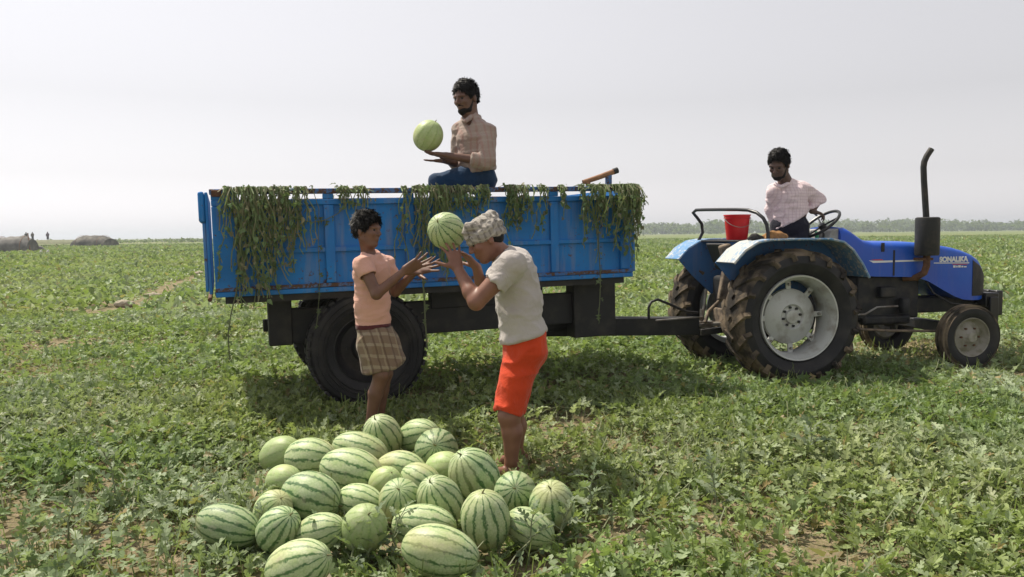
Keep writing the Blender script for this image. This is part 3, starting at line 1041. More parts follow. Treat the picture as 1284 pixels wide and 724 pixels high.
M_DASH = simple('grey_dash', (0.34, 0.34, 0.33), 0.6, 0, (0.2, 0.19, 0.17), 10)
M_GREEN = simple('green_lever_knob', (0.05, 0.35, 0.16), 0.5)
M_VINYL = simple('cracked_black_vinyl', (0.02, 0.018, 0.017), 0.5, bump=.3)

tractor = empty('farm_tractor', TC_O, TC_A)
tag(tractor, 'blue farm tractor with mud caked rear tyres and upright black exhaust', 'tractor')
TC_M = Matrix.Translation(TC_O) @ Matrix.Rotation(TC_A, 4, 'Z')
TC_I = TC_M.inverted()
def tca(px, L):
    k = (px - 642.0) / 1000.0
    o = TC_O + TC_N * L
    return (k * o.y - o.x) / (TC_F.x - k * TC_F.y)
def tcl(px, py, Y):
    return TC_I @ P(px, py, Y)
CL = 0.81

def rear_wheel(Lc, out):
    e = empty('rear_wheel'); e.parent = tractor; e.location = (0, Lc, .568)
    ro, ri, w = .612, .392, .40
    prof = tyre_profile(ro, ri, w, .025)
    mis = [0] * len(prof)
    for i in range(3, 9): mis[i] = 1
    mb = MB().lathe(prof, axis=(0, 1, 0), n=64, close=True, mis=mis)
    K = 19
    for k in range(K):
        for s in (-1, 1):
            a0 = 2 * math.pi * (k + (.5 if s > 0 else 0)) / K
            def q(r, h, a): return Vector((math.cos(a) * r, h, math.sin(a) * r))
            sg = 1.0
            p0, p1, p2 = q(ro + .001, -s * .012, a0), q(ro - .001, s * .11, a0 - .13 * sg), q(ro - .026, s * .195, a0 - .24 * sg)
            p3 = q(ro - .085, s * .207, a0 - .26 * sg)
            for A, B, hh in ((p0, p1, .05), (p1, p2, .054), (p2, p3, .04)):
                mid = (A + B) / 2
                rad = Vector((mid.x, 0, mid.z)).normalized()
                mb.bar(A, B, .042 if hh > .045 else .036, hh, hint=rad.cross((B - A).normalized()), mi=1)
    t = mb.build('tyre', [M_RUBBER, M_MUD], e, smooth=35)
    s = out
    rim = MB().lathe([(.396, s * .14), (.392, s * .165), (.378, s * .162), (.370, s * .142), (.354, s * .122), (.342, s * .08), (.338, -s * .08), (.35, -s * .13), (.396, -s * .15)], axis=(0, 1, 0), n=56).build('rim', M_RIM, e)
    DO = -.03
    disc = MB().lathe([(r_, s * (h_ + DO)) for r_, h_ in ((.262, -.02), (.258, .012), (.245, .02), (.20, .034), (.13, .062), (.118, .064), (.10, .045), (.07, .045), (.06, .066), (.001, .07))], axis=(0, 1, 0), n=48).build('wheel_disc', M_RIM, e)
    for k in range(8):
        a = k * math.pi / 4 + .2
        MB().tube([(math.cos(a) * .088, s * (.04 + DO), math.sin(a) * .088), (math.cos(a) * .088, s * (.062 + DO), math.sin(a) * .088)], .0125, 6).build('wheel_nut', M_ENGINE, disc)
    for k in range(8):
        a = k * math.pi / 4 + .05
        rot = Matrix.Rotation(-a, 3, 'Y')
        MB().box(rot @ Vector((.298, s * (.004 + DO), 0)), (.09, .02, .05), rot).build('rim_bracket', M_RIM, rim, bevel=.004)
        MB().tube([(math.cos(a) * .30, s * (.012 + DO), math.sin(a) * .30), (math.cos(a) * .30, s * (.04 + DO), math.sin(a) * .30)], .013, 6).build('bolt', M_STEEL, rim)
rear_wheel(.200, -1)
rear_wheel(1.42, 1)

def front_wheel(Lc, out):
    e = empty('front_wheel'); e.parent = tractor; e.location = (1.955, Lc, .302); e.rotation_euler = (0, 0, R(-3))
    prof = tyre_profile(.305, .19, .165, .014)
    mis = [0] * len(prof)
    for i in range(3, 9): mis[i] = 1
    mb = MB().lathe(prof, axis=(0, 1, 0), n=48, close=True, mis=mis)
    for h in (-.045, 0, .045):
        mb.lathe([(.300, h - .014), (.318, h - .010), (.318, h + .010), (.300, h + .014)], axis=(0, 1, 0), n=48, mi=1)
    mb.build('tyre', [M_RUBBER, M_MUD], e, smooth=35)
    s = out
    rim = MB().lathe([(.197, s * .052), (.192, s * .066), (.184, s * .062), (.178, s * .04), (.165, s * .01), (.15, s * -.005), (.11, s * .012), (.075, s * .035), (.06, s * .05), (.045, s * .072), (.001, s * .076)], axis=(0, 1, 0), n=40).build('rim', M_RIM_DUSTY, e)
    for k in range(6):
        a = k * math.pi / 3
        MB().tube([(math.cos(a) * .095, s * .015, math.sin(a) * .095), (math.cos(a) * .095, s * .04, math.sin(a) * .095)], .010, 6).build('wheel_nut', M_RUST, rim)
front_wheel(.21, -1)
front_wheel(1.41, 1)

# fenders
FPROF = [(-.66, 1.085), (-.55, 1.20), (-.42, 1.272), (-.30, 1.292), (.0, 1.296), (.30, 1.294), (.44, 1.265), (.54, 1.19), (.64, 1.06), (.715, .93)]
def fender(L0, L1, inner):
    t = .012
    rings = []
    for i, (x, z) in enumerate(FPROF):
        x0, z0 = FPROF[max(0, i - 1)]; x1, z1 = FPROF[min(len(FPROF) - 1, i + 1)]
        n = Vector((-(z1 - z0), 0, x1 - x0)).normalized()
        c = Vector((x, 0, z))
        outer = L0 if inner > L0 else L1
        rows = []
        e = -.035
        lo, hi = min(L0, L1), max(L0, L1)
        rows = [c + V(0, lo, 0), c + V(0, hi, 0), c + V(0, hi, 0) - n * t, c + V(0, lo, 0) - n * t]
        rings.append(rows)
    f = MB().loft(rings).build('fender', M_FENDER, tractor, bevel=.004)
    # rolled lip along the outer edge
    MB().tube([Vector((x, outer, z - .008)) for x, z in FPROF], .012, 6).build('rolled_lip', M_FENDER, f)
    poly = [(x, z - .012) for x, z in FPROF] + [(.60, .80), (.30, .72), (-.30, .72), (-.52, .92)]
    MB().prism(poly, .012 if inner > L0 else -.012, (0, inner, 0), (1, 0, 0), (0, 0, 1), (0, 1, 0)).build('fender_wall', M_FENDER_IN, f)
fender(.045, .40, .402)
fender(1.575, 1.22, 1.218)
MB().b2((-.42, .418, 1.262), (-.10, 1.202, 1.280)).build('rear_shelf', M_ENGINE, tractor, bevel=.004)

# bonnet
ST = [(.74, 1.395, .95, .285), (.80, 1.392, .945, .297), (.88, 1.352, .93, .30), (1.0, 1.272, .915, .30), (1.12, 1.245, .90, .30), (1.6, 1.234, .885, .30), (1.75, 1.222, .835, .30), (1.9, 1.203, .755, .30),
      (2.05, 1.178, .68, .298), (2.17, 1.148, .64, .295), (2.29, 1.105, .63, .288), (2.37, 1.06, .63, .278), (2.42, 1.0, .64, .262), (2.438, .95, .66, .245)]
def ring(a, zt, zb, hw, ins=0.0, rad=.085):
    r = min(rad, (zt - zb) * .4)
    pts = [Vector((a, CL - hw - ins, zb)), Vector((a, CL - hw - ins, (zb + zt - r) / 2))]
    for k in range(7):
        t = math.pi - math.pi / 2 * k / 6
        pts.append(Vector((a, CL - hw - ins + r + math.cos(t) * r, zt + ins - r + math.sin(t) * r)))
    pts.append(Vector((a, CL, zt + ins + .012)))
    for k in range(7):
        t = math.pi / 2 - math.pi / 2 * k / 6
        pts.append(Vector((a, CL + hw + ins - r + math.cos(t) * r, zt + ins - r + math.sin(t) * r)))
    pts += [Vector((a, CL + hw + ins, (zb + zt - r) / 2)), Vector((a, CL + hw + ins, zb))]
    return pts
hood = MB().loft([ring(*s) for s in ST]).build('bonnet', M_TBLUE, tractor, smooth=32)
MB().loft([ring(a, zt - .05, max(zb + .03, .675), hw, .004, .05) for a, zt, zb, hw in [(2.275, 1.12, .63, .289), (2.37, 1.06, .63, .279), (2.42, 1.01, .64, .264), (2.452, .97, .65, .246)]]).build('grille', M_ENGINE, hood, smooth=32)
for i in range(7):
    z = .71 + i * .042
    MB().b2((2.40, CL - .2, z), (2.464, CL + .2, z + .012)).build('grille_bar', M_EXH, hood)
for s in (-1, 1):
    MB().lathe([(.001, .03), (.04, .028), (.055, .01), (.06, -.02)], (2.448, CL + s * .15, .90), (1, 0, 0), 18).build('headlight', M_STEEL, hood)
MB().b2((1.325, CL - .3035, .905), (1.345, CL - .297, 1.16)).build('panel_seam', M_ENGINE, hood)
MB().b2((1.185, CL - .306, 1.145), (1.225, CL - .297, 1.235)).build('bonnet_catch', M_ENGINE, hood, bevel=.004)
MB().tube([(.95, CL - .302, 1.06), (.95, CL - .312, 1.06)], .018, 10).build('bonnet_bolt', M_ENGINE, hood)
# decals on the near side of the bonnet: stripe, lettering
Ld = CL - .3008
MB().prism([(1.05, 1.062), (1.10, 1.036), (1.32, 1.040), (1.32, 1.058), (1.12, 1.058)], -.0015, (0, Ld, 0), (1, 0, 0), (0, 0, 1), (0, 1, 0)).build('bonnet_stripe', M_WHITE, hood)
MB().prism([(1.35, 1.041), (1.74, 1.046), (1.74, 1.060), (1.35, 1.058)], -.0015, (0, Ld, 0), (1, 0, 0), (0, 0, 1), (0, 1, 0)).build('bonnet_stripe', M_WHITE, hood)
MB().prism([(1.12, 1.060), (1.22, 1.060), (1.19, 1.072), (1.07, 1.070)], -.0015, (0, Ld, 0), (1, 0, 0), (0, 0, 1), (0, 1, 0)).build('bonnet_stripe', M_RED, hood)
MB().prism([(1.80, 1.018), (2.22, 1.012), (2.22, 1.022), (1.80, 1.027)], -.0015, (0, Ld, 0), (1, 0, 0), (0, 0, 1), (0, 1, 0)).build('bonnet_stripe', M_WHITE, hood)
MB().prism([(2.02, 1.003), (2.20, 1.000), (2.20, 1.006), (2.02, 1.010)], -.0015, (0, Ld, 0), (1, 0, 0), (0, 0, 1), (0, 1, 0)).build('bonnet_stripe', M_RED, hood)
def lettering(s, a, z, size, bold=.004):
    c = bpy.data.curves.new('lettering', 'FONT')
    c.body = s
    c.size = size
    c.extrude = .001
    c.offset = bold
    c.space_character = 1.0
    o = bpy.data.objects.new('lettering', c)
    COL.objects.link(o)
    o.parent = hood
    o.location = (a, Ld - .002, z)
    o.rotation_euler = (R(90), 0, 0)
    me = bpy.data.meshes.new_from_object(o)
    bpy.data.objects.remove(o)
    me.materials.append(M_WHITE)
    m = link('lettering', me, hood)
    m.location = (a, Ld - .002, z)
    m.rotation_euler = (R(90), 0, 0)
    return m
lettering('SONALIKA', 1.865, 1.034, .070)
for x0, x1, h in ((2.03, 2.058, .022), (2.066, 2.082, .018), (2.09, 2.12, .022), (2.128, 2.15, .016), (2.158, 2.19, .012)):
    MB().b2((x0, Ld - .0015, .972), (x1, Ld, .972 + h)).build('model_mark', M_WHITE, hood)

# dash, steering, levers, seat
dash = MB().prism([(.60, 1.20), (.66, 1.36), (.745, 1.385), (.745, .95), (.64, .95)], .5, (0, CL - .25, 0), (1, 0, 0), (0, 0, 1), (0, 1, 0)).build('dashboard', M_DASH, tractor, bevel=.01)
for s in (-1, 1):
    MB().lathe([(.001, .012), (.045, .012), (.05, 0)], (.635, CL + s * .12, 1.30), (-.9, 0, .35), 16).build('gauge', M_ENGINE, dash)
SWC = tcl(1029, 281, 8.05)
ax = Vector((-.62, 0, .78)).normalized()
st = empty('steering_wheel'); st.parent = tractor
x_, y_, d_ = frame_of(ax)
pts = [SWC + x_ * (math.cos(t) * .205) + y_ * (math.sin(t) * .205) for t in np.linspace(0, 2 * math.pi, 33)]
MB().tube(pts, .0155, 8, cap=False).build('wheel_ring', M_BLKPAINT, st)
for k in range(3):
    t = k * 2.094 + .5
    MB().tube([SWC - ax * .03, SWC + x_ * (math.cos(t) * .2) + y_ * (math.sin(t) * .2)], .009, 6).build('spoke', M_BLKPAINT, st)
MB().lathe([(.001, .02), (.035, .015), (.04, -.03), (.02, -.06)], SWC - ax * .02, ax, 16).build('hub', M_BLKPAINT, st)
MB().tube([SWC - ax * .05, SWC - ax * .42], .022, 10).build('steering_column', M_ENGINE, st)
MB().tube([(.60, CL - .12, 1.0), (.56, CL - .16, 1.30)], .008, 6).build('throttle_lever', M_STEEL, tractor)
MB().lathe([(.001, .06), (.016, .05), (.02, .0), (.012, -.02)], (.56, CL - .16, 1.30), (-.1, 0, 1), 12).build('lever_knob', M_GREEN, tractor)
seat = MB().loft([[V(-.36, CL - .20, .98), V(.10, CL - .22, .96), V(.10, CL + .22, .96), V(-.36, CL + .20, .98)], [V(-.38, CL - .22, 1.05), V(.12, CL - .24, 1.03), V(.12, CL + .24, 1.03), V(-.38, CL + .22, 1.05)]]).build('seat', M_VINYL, tractor, bevel=.03, seg=3)
MB().loft([[V(-.38, CL - .2, 1.04), V(-.30, CL - .2, 1.04), V(-.30, CL + .2, 1.04), V(-.38, CL + .2, 1.04)], [V(-.47, CL - .2, 1.25), V(-.43, CL - .2, 1.25), V(-.43, CL + .2, 1.25), V(-.47, CL + .2, 1.25)]]).build('seat_back', M_VINYL, seat, bevel=.02, seg=3)
hp = [(876, 302, 8.42), (881, 292, 8.42), (880, 281, 8.41), (874, 273, 8.40), (869, 267, 8.38), (873, 263.6, 8.33), (885, 263.2, 8.16), (905, 263, 7.92), (925, 263, 7.68), (938, 263.6, 7.54), (949, 267, 7.43), (957, 273.5, 7.36), (961.5, 282, 7.33), (963, 292, 7.32), (963, 301, 7.32)]
MB().tube([tcl(*q) for q in hp], .0165, 10).build('guard_hoop', M_BLKPAINT, tractor)

# engine, gearbox, axles
MB().b2((1.0, CL - .20, .46), (1.72, CL + .20, .90)).build('engine_block', M_ENGINE, tractor, bevel=.02)
MB().b2((1.05, CL - .24, .40), (1.60, CL + .24, .50)).build('oil_sump', M_ENGINE, tractor, bevel=.03)
MB().b2((1.22, CL - .27, .68), (1.40, CL - .19, .79)).build('injection_pump', M_ENGINE, tractor, bevel=.015)
for i in range(3):
    MB().lathe([(.001, 0), (.045, .0), (.05, .02), (.05, .13), (.04, .15), (.001, .15)], (1.5 + .0 * i, CL - .26, .52 + 0 * i), (0, 0, 1), 14).build('oil_filter', M_ENGINE, tractor) if i == 0 else None
MB().b2((.35, CL - .22, .38), (1.0, CL + .22, .82)).build('gearbox', M_ENGINE, tractor, bevel=.03)
MB().b2((-.36, CL - .27, .36), (.36, CL + .27, .92)).build('rear_housing', M_ENGINE, tractor, bevel=.04)
MB().tube([(0, .25, .568), (0, 1.37, .568)], .11, 18).build('rear_axle', M_ENGINE, tractor)
for s, L in ((-1, .44), (1, 1.18)):
    MB().b2((.42, min(L, L - s * .22), .50), (.98, max(L, L - s * .22), .52)).build('foot_plate', M_ENGINE, tractor, bevel=.004)
    MB().bar((.50, L, .51), (.42, L - s * .02, .80), .03, .015).build('plate_strut', M_ENGINE, tractor)
MB().b2((1.66, CL - .14, .50), (2.52, CL + .14, .66)).build('front_frame', M_ENGINE, tractor, bevel=.015)
MB().b2((1.90, .34, .31), (2.01, 1.28, .42)).build('front_axle', M_ENGINE, tractor, bevel=.015)
for s, L in ((-1, .21), (1, 1.41)):
    MB().tube([(1.955, L - s * .12, .22), (1.955, L - s * .12, .55)], .035, 12).build('king_pin', M_ENGINE, tractor)
    MB().tube([(1.955, L, .302), (1.955, L - s * .13, .302)], .03, 12).build('stub_axle', M_ENGINE, tractor)
MB().tube([(.80, .40, .40), (1.2, .42, .365), (1.80, .36, .345)], .013, 8).build('drag_link', M_DUSTY, tractor)
MB().tube([(.62, .42, .54), (.95, .42, .535), (1.10, .44, .60), (1.36, .47, .60)], .010, 6).build('brake_rod', M_STEEL, tractor)
MB().tube([(1.72, CL - .27, .86), (1.80, CL - .30, .72), (1.98, CL - .33, .61), (2.18, CL - .32, .585), (2.42, CL - .2, .585)], .010, 6).build('fuel_hose', M_EXH, tractor)
fw = MB().b2((2.44, CL - .30, .56), (2.60, CL + .30, .70)).build('front_bumper', M_BLKPAINT, tractor, bevel=.01)
for i in range(5):
    MB().b2((2.605, CL - .27 + i * .115, .46), (2.68, CL - .27 + i * .115 + .10, .72)).build('front_weight', M_BLKPAINT, fw, bevel=.012)
MB().b2((2.46, CL - .34, .40), (2.56, CL - .302, .66)).build('bumper_bracket', M_BLKPAINT, fw, bevel=.006)
# exhaust
am = tca(1162.5, .42)
Ym = (TC_M @ V(am, .42, 1)).y
mzt, mzb = tcl(1162, 272.5, Ym).z, tcl(1162, 321, Ym).z
ex = MB().lathe([(.001, mzt), (.095, mzt), (.112, mzt - .008), (.114, mzt - .02), (.114, mzb + .02), (.108, mzb + .004), (.001, mzb)], (am, .42, 0), (0, 0, 1), 28).build('muffler', M_EXH, tractor)
pp = [(1161.5, 275), (1160, 250), (1158.5, 225), (1158, 210), (1159, 203), (1162, 196), (1168, 187)]
MB().tube([tcl(a, b, Ym) for a, b in pp], [.030, .030, .029, .029, .029, .029, .029], 14).build('exhaust_pipe', M_EXH, ex)
MB().tube([V(am, .42, mzb + .01), V(am, .42, mzb - .10), V(am - .01, .44, mzb - .17), V(am - .05, .50, mzb - .22), V(am - .12, .60, mzb - .23)], .034, 12).build('exhaust_elbow', M_RUST, ex)
MB().b2((am - .08, .40, mzb - .045), (am + .06, .52, mzb - .02)).build('exhaust_flange', M_RUST, ex)
# rear linkage, dusty
MB().bar((-.40, .60, .98), (-.47, .60, 1.24), .09, .11).build('lift_housing', M_DUSTY, tractor, bevel=.02)
MB().bar((-.44, .60, .98), (-.50, .58, .70), .07, .09).build('lift_arm', M_DUSTY, tractor, bevel=.015)
for L in (.58, 1.04):
    MB().bar((-.10, L, .45), (-.72, L + (.0 if L < .8 else 0), .40), .035, .06, hint=(0, 0, 1)).build('lower_link', M_ENGINE, tractor, bevel=.006)
    MB().tube([(-.48, L, .43), (-.44, L, .78)], .016, 8).build('lift_rod', M_STEEL, tractor)
MB().tube([(-.36, CL, .72), (-.55, CL - .05, .58), (-.62, CL - .12, .48)], .018, 8).build('top_link', M_DUSTY, tractor)
MB().b2((-.70, CL - .07, .435), (-.20, CL + .07, .465)).build('hitch_plate', M_STEEL, tractor, bevel=.004)
MB().tube([V(-.60, CL, .40), V(-.60, CL, .60)], .016, 10).build('hitch_pin', M_STEEL, tractor)
MB().b2((-.40, CL - .16, .40), (-.36, CL + .16, .60)).build('rear_cover', M_DUSTY, tractor, bevel=.01)

# ================================================================ bucket and sack riding on the tractor
M_BUCKET = simple('red_plastic', (0.62, 0.012, 0.018), 0.38, 0, (0.50, 0.01, 0.016), 5, spec=.4)
bk = tcl(924, 300.5, 7.86); bk.z = 1.282
bloc = TC_M @ bk
bucket = empty('bucket', bloc)
tag(bucket, 'red plastic bucket standing behind the tractor seat', 'bucket')
prof = [(.001, 0), (.098, 0), (.100, .006), (.124, .232), (.131, .233), (.131, .246), (.121, .246), (.096, .012), (.001, .010)]
MB().lathe(prof, (0, 0, 0), (0, 0, 1), 36).build('pail', M_BUCKET, bucket)
MB().lathe([(.1225, .205), (.1285, .208), (.1285, .214), (.123, .217)], (0, 0, 0), (0, 0, 1), 36).build('rim_band', M_BUCKET, bucket)
hb = [V(math.cos(t) * .127, math.sin(t) * .02 + .0, .225 - abs(math.sin(t)) * .0) for t in (0, math.pi)]
MB().tube([V(math.cos(t) * .130, -.035 * math.sin(t) - .04 * math.sin(t), .222 - .10 * math.sin(t)) + V(0, -.07 * math.sin(t), 0) for t in np.linspace(0, math.pi, 17)], .003, 6).build('wire_handle', M_STEEL, bucket)

# ================================================================ watermelons
def melon_material(name, light, dark, nstripe, width, jag, rnd=0.0):
    m, nt, b, out = new_mat(name)
    tc = nt.nodes.new('ShaderNodeTexCoord')
    vec = tc.outputs['Object']
    oi = nt.nodes.new('ShaderNodeObjectInfo')
    # each melon samples the noise somewhere else
    off = nt.nodes.new('ShaderNodeVectorMath'); off.operation = 'ADD'
    cmb = nt.nodes.new('ShaderNodeCombineXYZ')
    r30 = math_n(nt, 'MULTIPLY', oi.outputs['Random'], 30.0)
    for i in range(3): nt.links.new(r30, cmb.inputs[i])
    nt.links.new(vec, off.inputs[0]); nt.links.new(cmb.outputs[0], off.inputs[1])
    v2 = off.outputs[0]
    sep = nt.nodes.new('ShaderNodeSeparateXYZ'); nt.links.new(vec, sep.inputs[0])
    th = math_n(nt, 'ARCTAN2', sep.outputs[1], sep.outputs[0])
    nz = noise_n(nt, v2, 2.6, 5, 0.72)
    nf = noise_n(nt, v2, 11.0, 5, 0.75)
    wob = math_n(nt, 'MULTIPLY', math_n(nt, 'SUBTRACT', nz, 0.5), jag)
    wob2 = math_n(nt, 'MULTIPLY', math_n(nt, 'SUBTRACT', nf, 0.5), jag * .75)
    ang = math_n(nt, 'ADD', math_n(nt, 'ADD', th, wob), wob2)
    s = math_n(nt, 'COSINE', math_n(nt, 'MULTIPLY', ang, float(nstripe)))          # 1 in the middle of a stripe
    wv = math_n(nt, 'ADD', width, math_n(nt, 'MULTIPLY', math_n(nt, 'SUBTRACT', nf, .5), .5))
    d = math_n(nt, 'SUBTRACT', s, wv)
    mask = ramp(nt, math_n(nt, 'ADD', d, .5), [(.36, (0, 0, 0)), (.62, (1, 1, 1))])
    # pale base with a fine net
    vo = nt.nodes.new('ShaderNodeTexVoronoi'); vo.feature = 'DISTANCE_TO_EDGE'; vo.inputs['Scale'].default_value = 9.0
    nt.links.new(v2, vo.inputs['Vector'])
    net = ramp(nt, vo.outputs['Distance'], [(.0, (.42, .42, .42)), (.10, (0, 0, 0))])
    mott = ramp(nt, nz, [(.35, (0, 0, 0)), (.65, (1, 1, 1))])
    base = mixc(nt, mott, light, (light[0] * .72, light[1] * .82, light[2] * .60))
    base = mixc(nt, net, base, (dark[0] * 2.2, dark[1] * 2.2, dark[2] * 2.2))
    rv = math_n(nt, 'ADD', .82, math_n(nt, 'MULTIPLY', oi.outputs['Random'], .32))
    dk = mixc(nt, ramp(nt, nf, [(.35, (0, 0, 0)), (.7, (.75, .75, .75))]), dark, (dark[0] * 2.6, dark[1] * 2.3, dark[2] * 2.2))
    c = mixc(nt, mask, base, dk)
    mv = nt.nodes.new('ShaderNodeVectorMath'); mv.operation = 'SCALE'
    nt.links.new(c, mv.inputs[0]); nt.links.new(rv, mv.inputs[3])
    # pale belly where it lay on the ground, dusting of soil
    belly = ramp(nt, noise_n(nt, v2, .55, 1), [(.60, (0, 0, 0)), (.72, (.45, .45, .45))])
    c2 = mixc(nt, belly, mv.outputs[0], (.50, .46, .22))
    dust = ramp(nt, noise_n(nt, v2, 3.2, 6, .75), [(.52, (0, 0, 0)), (.74, (.6, .6, .6))])
    c2 = mixc(nt, dust, c2, (.42, .38, .27))
    nt.links.new(c2, b.inputs['Base Color'])
    b.inputs['Roughness'].default_value = .5
    b.inputs['Specular IOR Level'].default_value = .4
    bump_n(nt, b, nf, .06, .01)
    return m
M_MELON = [melon_material('striped_rind', (.49, .54, .32), (.05, .11, .034), 13, .75, .42),
           melon_material('fine_striped_rind', (.47, .53, .31), (.055, .12, .038), 14, .77, .36),
           melon_material('dark_striped_rind', (.42, .49, .29), (.04, .095, .03), 13, .60, .44),
           melon_material('pale_rind', (.45, .52, .27), (.22, .31, .12), 12, .72, .42)]

def melon_mesh(seed):
    rng = np.random.default_rng(seed)
    nu, nv = 40, 28
    vs, fs = [], []
    for j in range(nv + 1):
        t = math.pi * j / nv
        for i in range(nu):
            p = 2 * math.pi * i / nu
            vs.append((math.sin(t) * math.cos(p), math.sin(t) * math.sin(p), math.cos(t)))
    v = np.array(vs)
    n = .05 * (fbm(v * 1.1 + seed * 7.3, seed, 2) - .5) + .012 * np.cos(10 * np.arctan2(v[:, 1], v[:, 0])) * np.sqrt(1 - np.clip(v[:, 2], -1, 1) ** 2) ** .8 * .5
    taper = 1 + .05 * rng.uniform(-1, 1) * v[:, 2]
    v = v * (1 + n)[:, None]
    v[:, :2] *= taper[:, None]
    v[:, 2] *= 1 - .035 * np.exp(-(v[:, 0] ** 2 + v[:, 1] ** 2) / .02)          # dimple at both ends
    for j in range(nv):
        for i in range(nu):
            i2 = (i + 1) % nu
            fs.append((j * nu + i, (j + 1) * nu + i, (j + 1) * nu + i2, j * nu + i2))
    me = bpy.data.meshes.new('watermelon')
    me.from_pydata(v.tolist(), [], fs)
    me.polygons.foreach_set('use_smooth', [True] * len(fs))
    return me
MELON_MESH = {}
def melon(center, rs, rl, axis, matid, shape, label, roll=0.0, group=None):
    key = (matid, shape)
    if key not in MELON_MESH:
        me = melon_mesh(shape)
        me.materials.append(M_MELON[matid])
        MELON_MESH[key] = me
    o = bpy.data.objects.new('watermelon', MELON_MESH[key])
    COL.objects.link(o)
    q = Vector(axis).to_track_quat('Z', 'Y') @ Quaternion((0, 0, 1), roll)
    o.rotation_mode = 'QUATERNION'
    o.rotation_quaternion = q
    o.location = center
    o.scale = (rs, rs, rl)
    tag(o, label, 'watermelon', group)
    # dried stalk at one end
    mb = MB().tube([(0, 0, .955), (.04, .02, 1.03), (.10, .0, 1.10)], [.045, .03, .022], 6)
    s = mb.build('stalk', M_STALK, o)
    return o
M_STALK = simple('dry_stalk', (.16, .15, .06), .8)

PILE_LABEL = [
    'long striped melon lying apart at the far edge of the pile among leaves',
    'oval melon tilted up at the back corner of the pile beside the open vines',
    'plump melon with dark bands in the back row, second from its open end',
    'small yellowish melon half hidden behind the big dark striped one',
    'big dark striped melon in the middle of the side away from the man',
    'pale round melon leaning behind a tilted dark striped one',
    'tilted dark striped melon beside the long one lying apart',
    'light oval melon slanting up to the big dark striped one',
    'small oval melon with few dark bands between two big striped ones',
    'large melon with a dark band lying highest in the middle of the pile',
    'long pale striped melon right behind the large one in the middle',
    'upright striped melon touching the foot of the boy',
    'roundish green melon at the back between boy and man',
    'dark round melon showing its end with stripes meeting below',
    'small barrel shaped melon with level stripes in the upper middle',
    'pale melon with upright stripes in the centre of the pile',
    'dull pale melon behind the grey green shoots in front',
    'big melon cut by the lower edge of the picture, nearest of all',
    'big melon with bold upright stripes next to the shin of the man',
    'yellowish melon tucked behind the big one next to the man',
    'small striped melon wedged under the yellowish one',
    'pale melon with upright stripes just behind the longest melon',
    'longest melon of the pile, lying level with thin dark stripes',
    'large light green melon in front of the longest melon',
    'egg shaped pale melon standing upright next to the longest melon',
    'small dark melon at the foot of the man with stripes rayed from its top',
    'striped round melon at the outer end of the pile beyond the man',
    'oval melon half sunk in leaves below the round one at the outer end',
    'small pale melon showing through a gap in the upper middle',
]
PILE_MAT = [2, 3, 0, 3, 2, 0, 2, 0, 0, 0, 0, 0, 1, 2, 0, 1, 3, 0, 2, 3, 1, 0, 0, 0, 0, 2, 2, 1, 3]
def pile():
    items = []
    for i, (px, py, L, S, ang, turn) in enumerate(PILE):
        rs = .5 * S * 1.25 / (py - 294)
        q = gp(px, py, rs * .95)
        rs = .56 * S * q.y / 1000
        a, t = R(ang), R(turn)
        ax = Vector((math.cos(a) * math.cos(t), -math.sin(t), math.sin(a) * math.cos(t))).normalized()
        c = abs(math.cos(t))
        rl = .58 * L * q.y / 1000
        rl = rs * min(1.55, max(1.12, (rl / rs - 1) / max(.35, c) + 1))
        items.append([q, rs, rl, ax])
    # rest every melon on the soil: lowest point of the ellipsoid at ground level
    for it in items:
        q, rs, rl, ax = it
        ext = math.sqrt((rs ** 2) * (1 - ax.z ** 2) + (rl ** 2) * ax.z ** 2)
        dz = tz(q.x, q.y) + .03 + ext * .985 - q.z
        if dz < 0: dz *= .3       # those a little high lie on trodden vines
        d = (q - V(0, 0, CAM_H))
        it[0] = V(0, 0, CAM_H) + d * ((q.z + dz - CAM_H) / (q.z - CAM_H))
    # push neighbours apart a little where they would cut into each other
    def ext_dir(it, d):
        ca = abs(it[3].dot(d))
        return 1 / math.sqrt(ca ** 2 / it[2] ** 2 + (1 - ca ** 2) / it[1] ** 2)
    for _ in range(60):
        for i in range(len(items)):
            for j in range(i):
                d = items[i][0] - items[j][0]
                L = d.length
                dn = d / L
                need = (ext_dir(items[i], dn) + ext_dir(items[j], dn)) * .89
                if L < need:
                    p = (need - L) * .25
                    mv = Vector((dn.x * .5, dn.y * 1.0, 0))
                    items[i][0] = items[i][0] + mv * p
                    items[j][0] = items[j][0] - mv * p
    for i, (q, rs, rl, ax) in enumerate(items):
        melon(q, rs, rl, ax, PILE_MAT[i], i % 5, PILE_LABEL[i], RNG.uniform(0, 6.28), 'watermelons heaped on the ground')
pile()
MEL_A = P(560, 290, 4.54)
melon(MEL_A, .104, .118, (-.35, -.80, .42), 1, 1, 'light green melon held up between the boy and the stooping man', 1.0)
MEL_B = P(537, 170.5, 6.60)
melon(MEL_B, .121, .132, (.5, -.2, .85), 3, 2, 'plain pale green melon lifted on the hands of the man sitting on the trailer', .4)
# the load inside, under the man who sits on it
k = 0
for u, w, z in ((1.62, .33, .96), (1.88, .30, .96), (2.14, .32, .96), (1.74, .55, .96), (2.02, .56, .96), (2.28, .55, .96), (1.75, .36, 1.16), (2.02, .34, 1.16), (1.90, .56, 1.15), (2.16, .52, 1.15), (1.90, .40, 1.35), (2.10, .38, 1.36), (1.70, .48, 1.34), (2.00, .60, 1.33), (2.03, .45, 1.55)):
    p = TR_M @ V(u, w, z + .105)
    a = RNG.uniform(0, 6.28)
    melon(p, .115, .135, (math.cos(a), math.sin(a), RNG.uniform(-.2, .2)), k % 3, k % 5, 'striped melon loaded inside the trailer bed under the sitting man', a, 'melons loaded in the trailer')
    k += 1

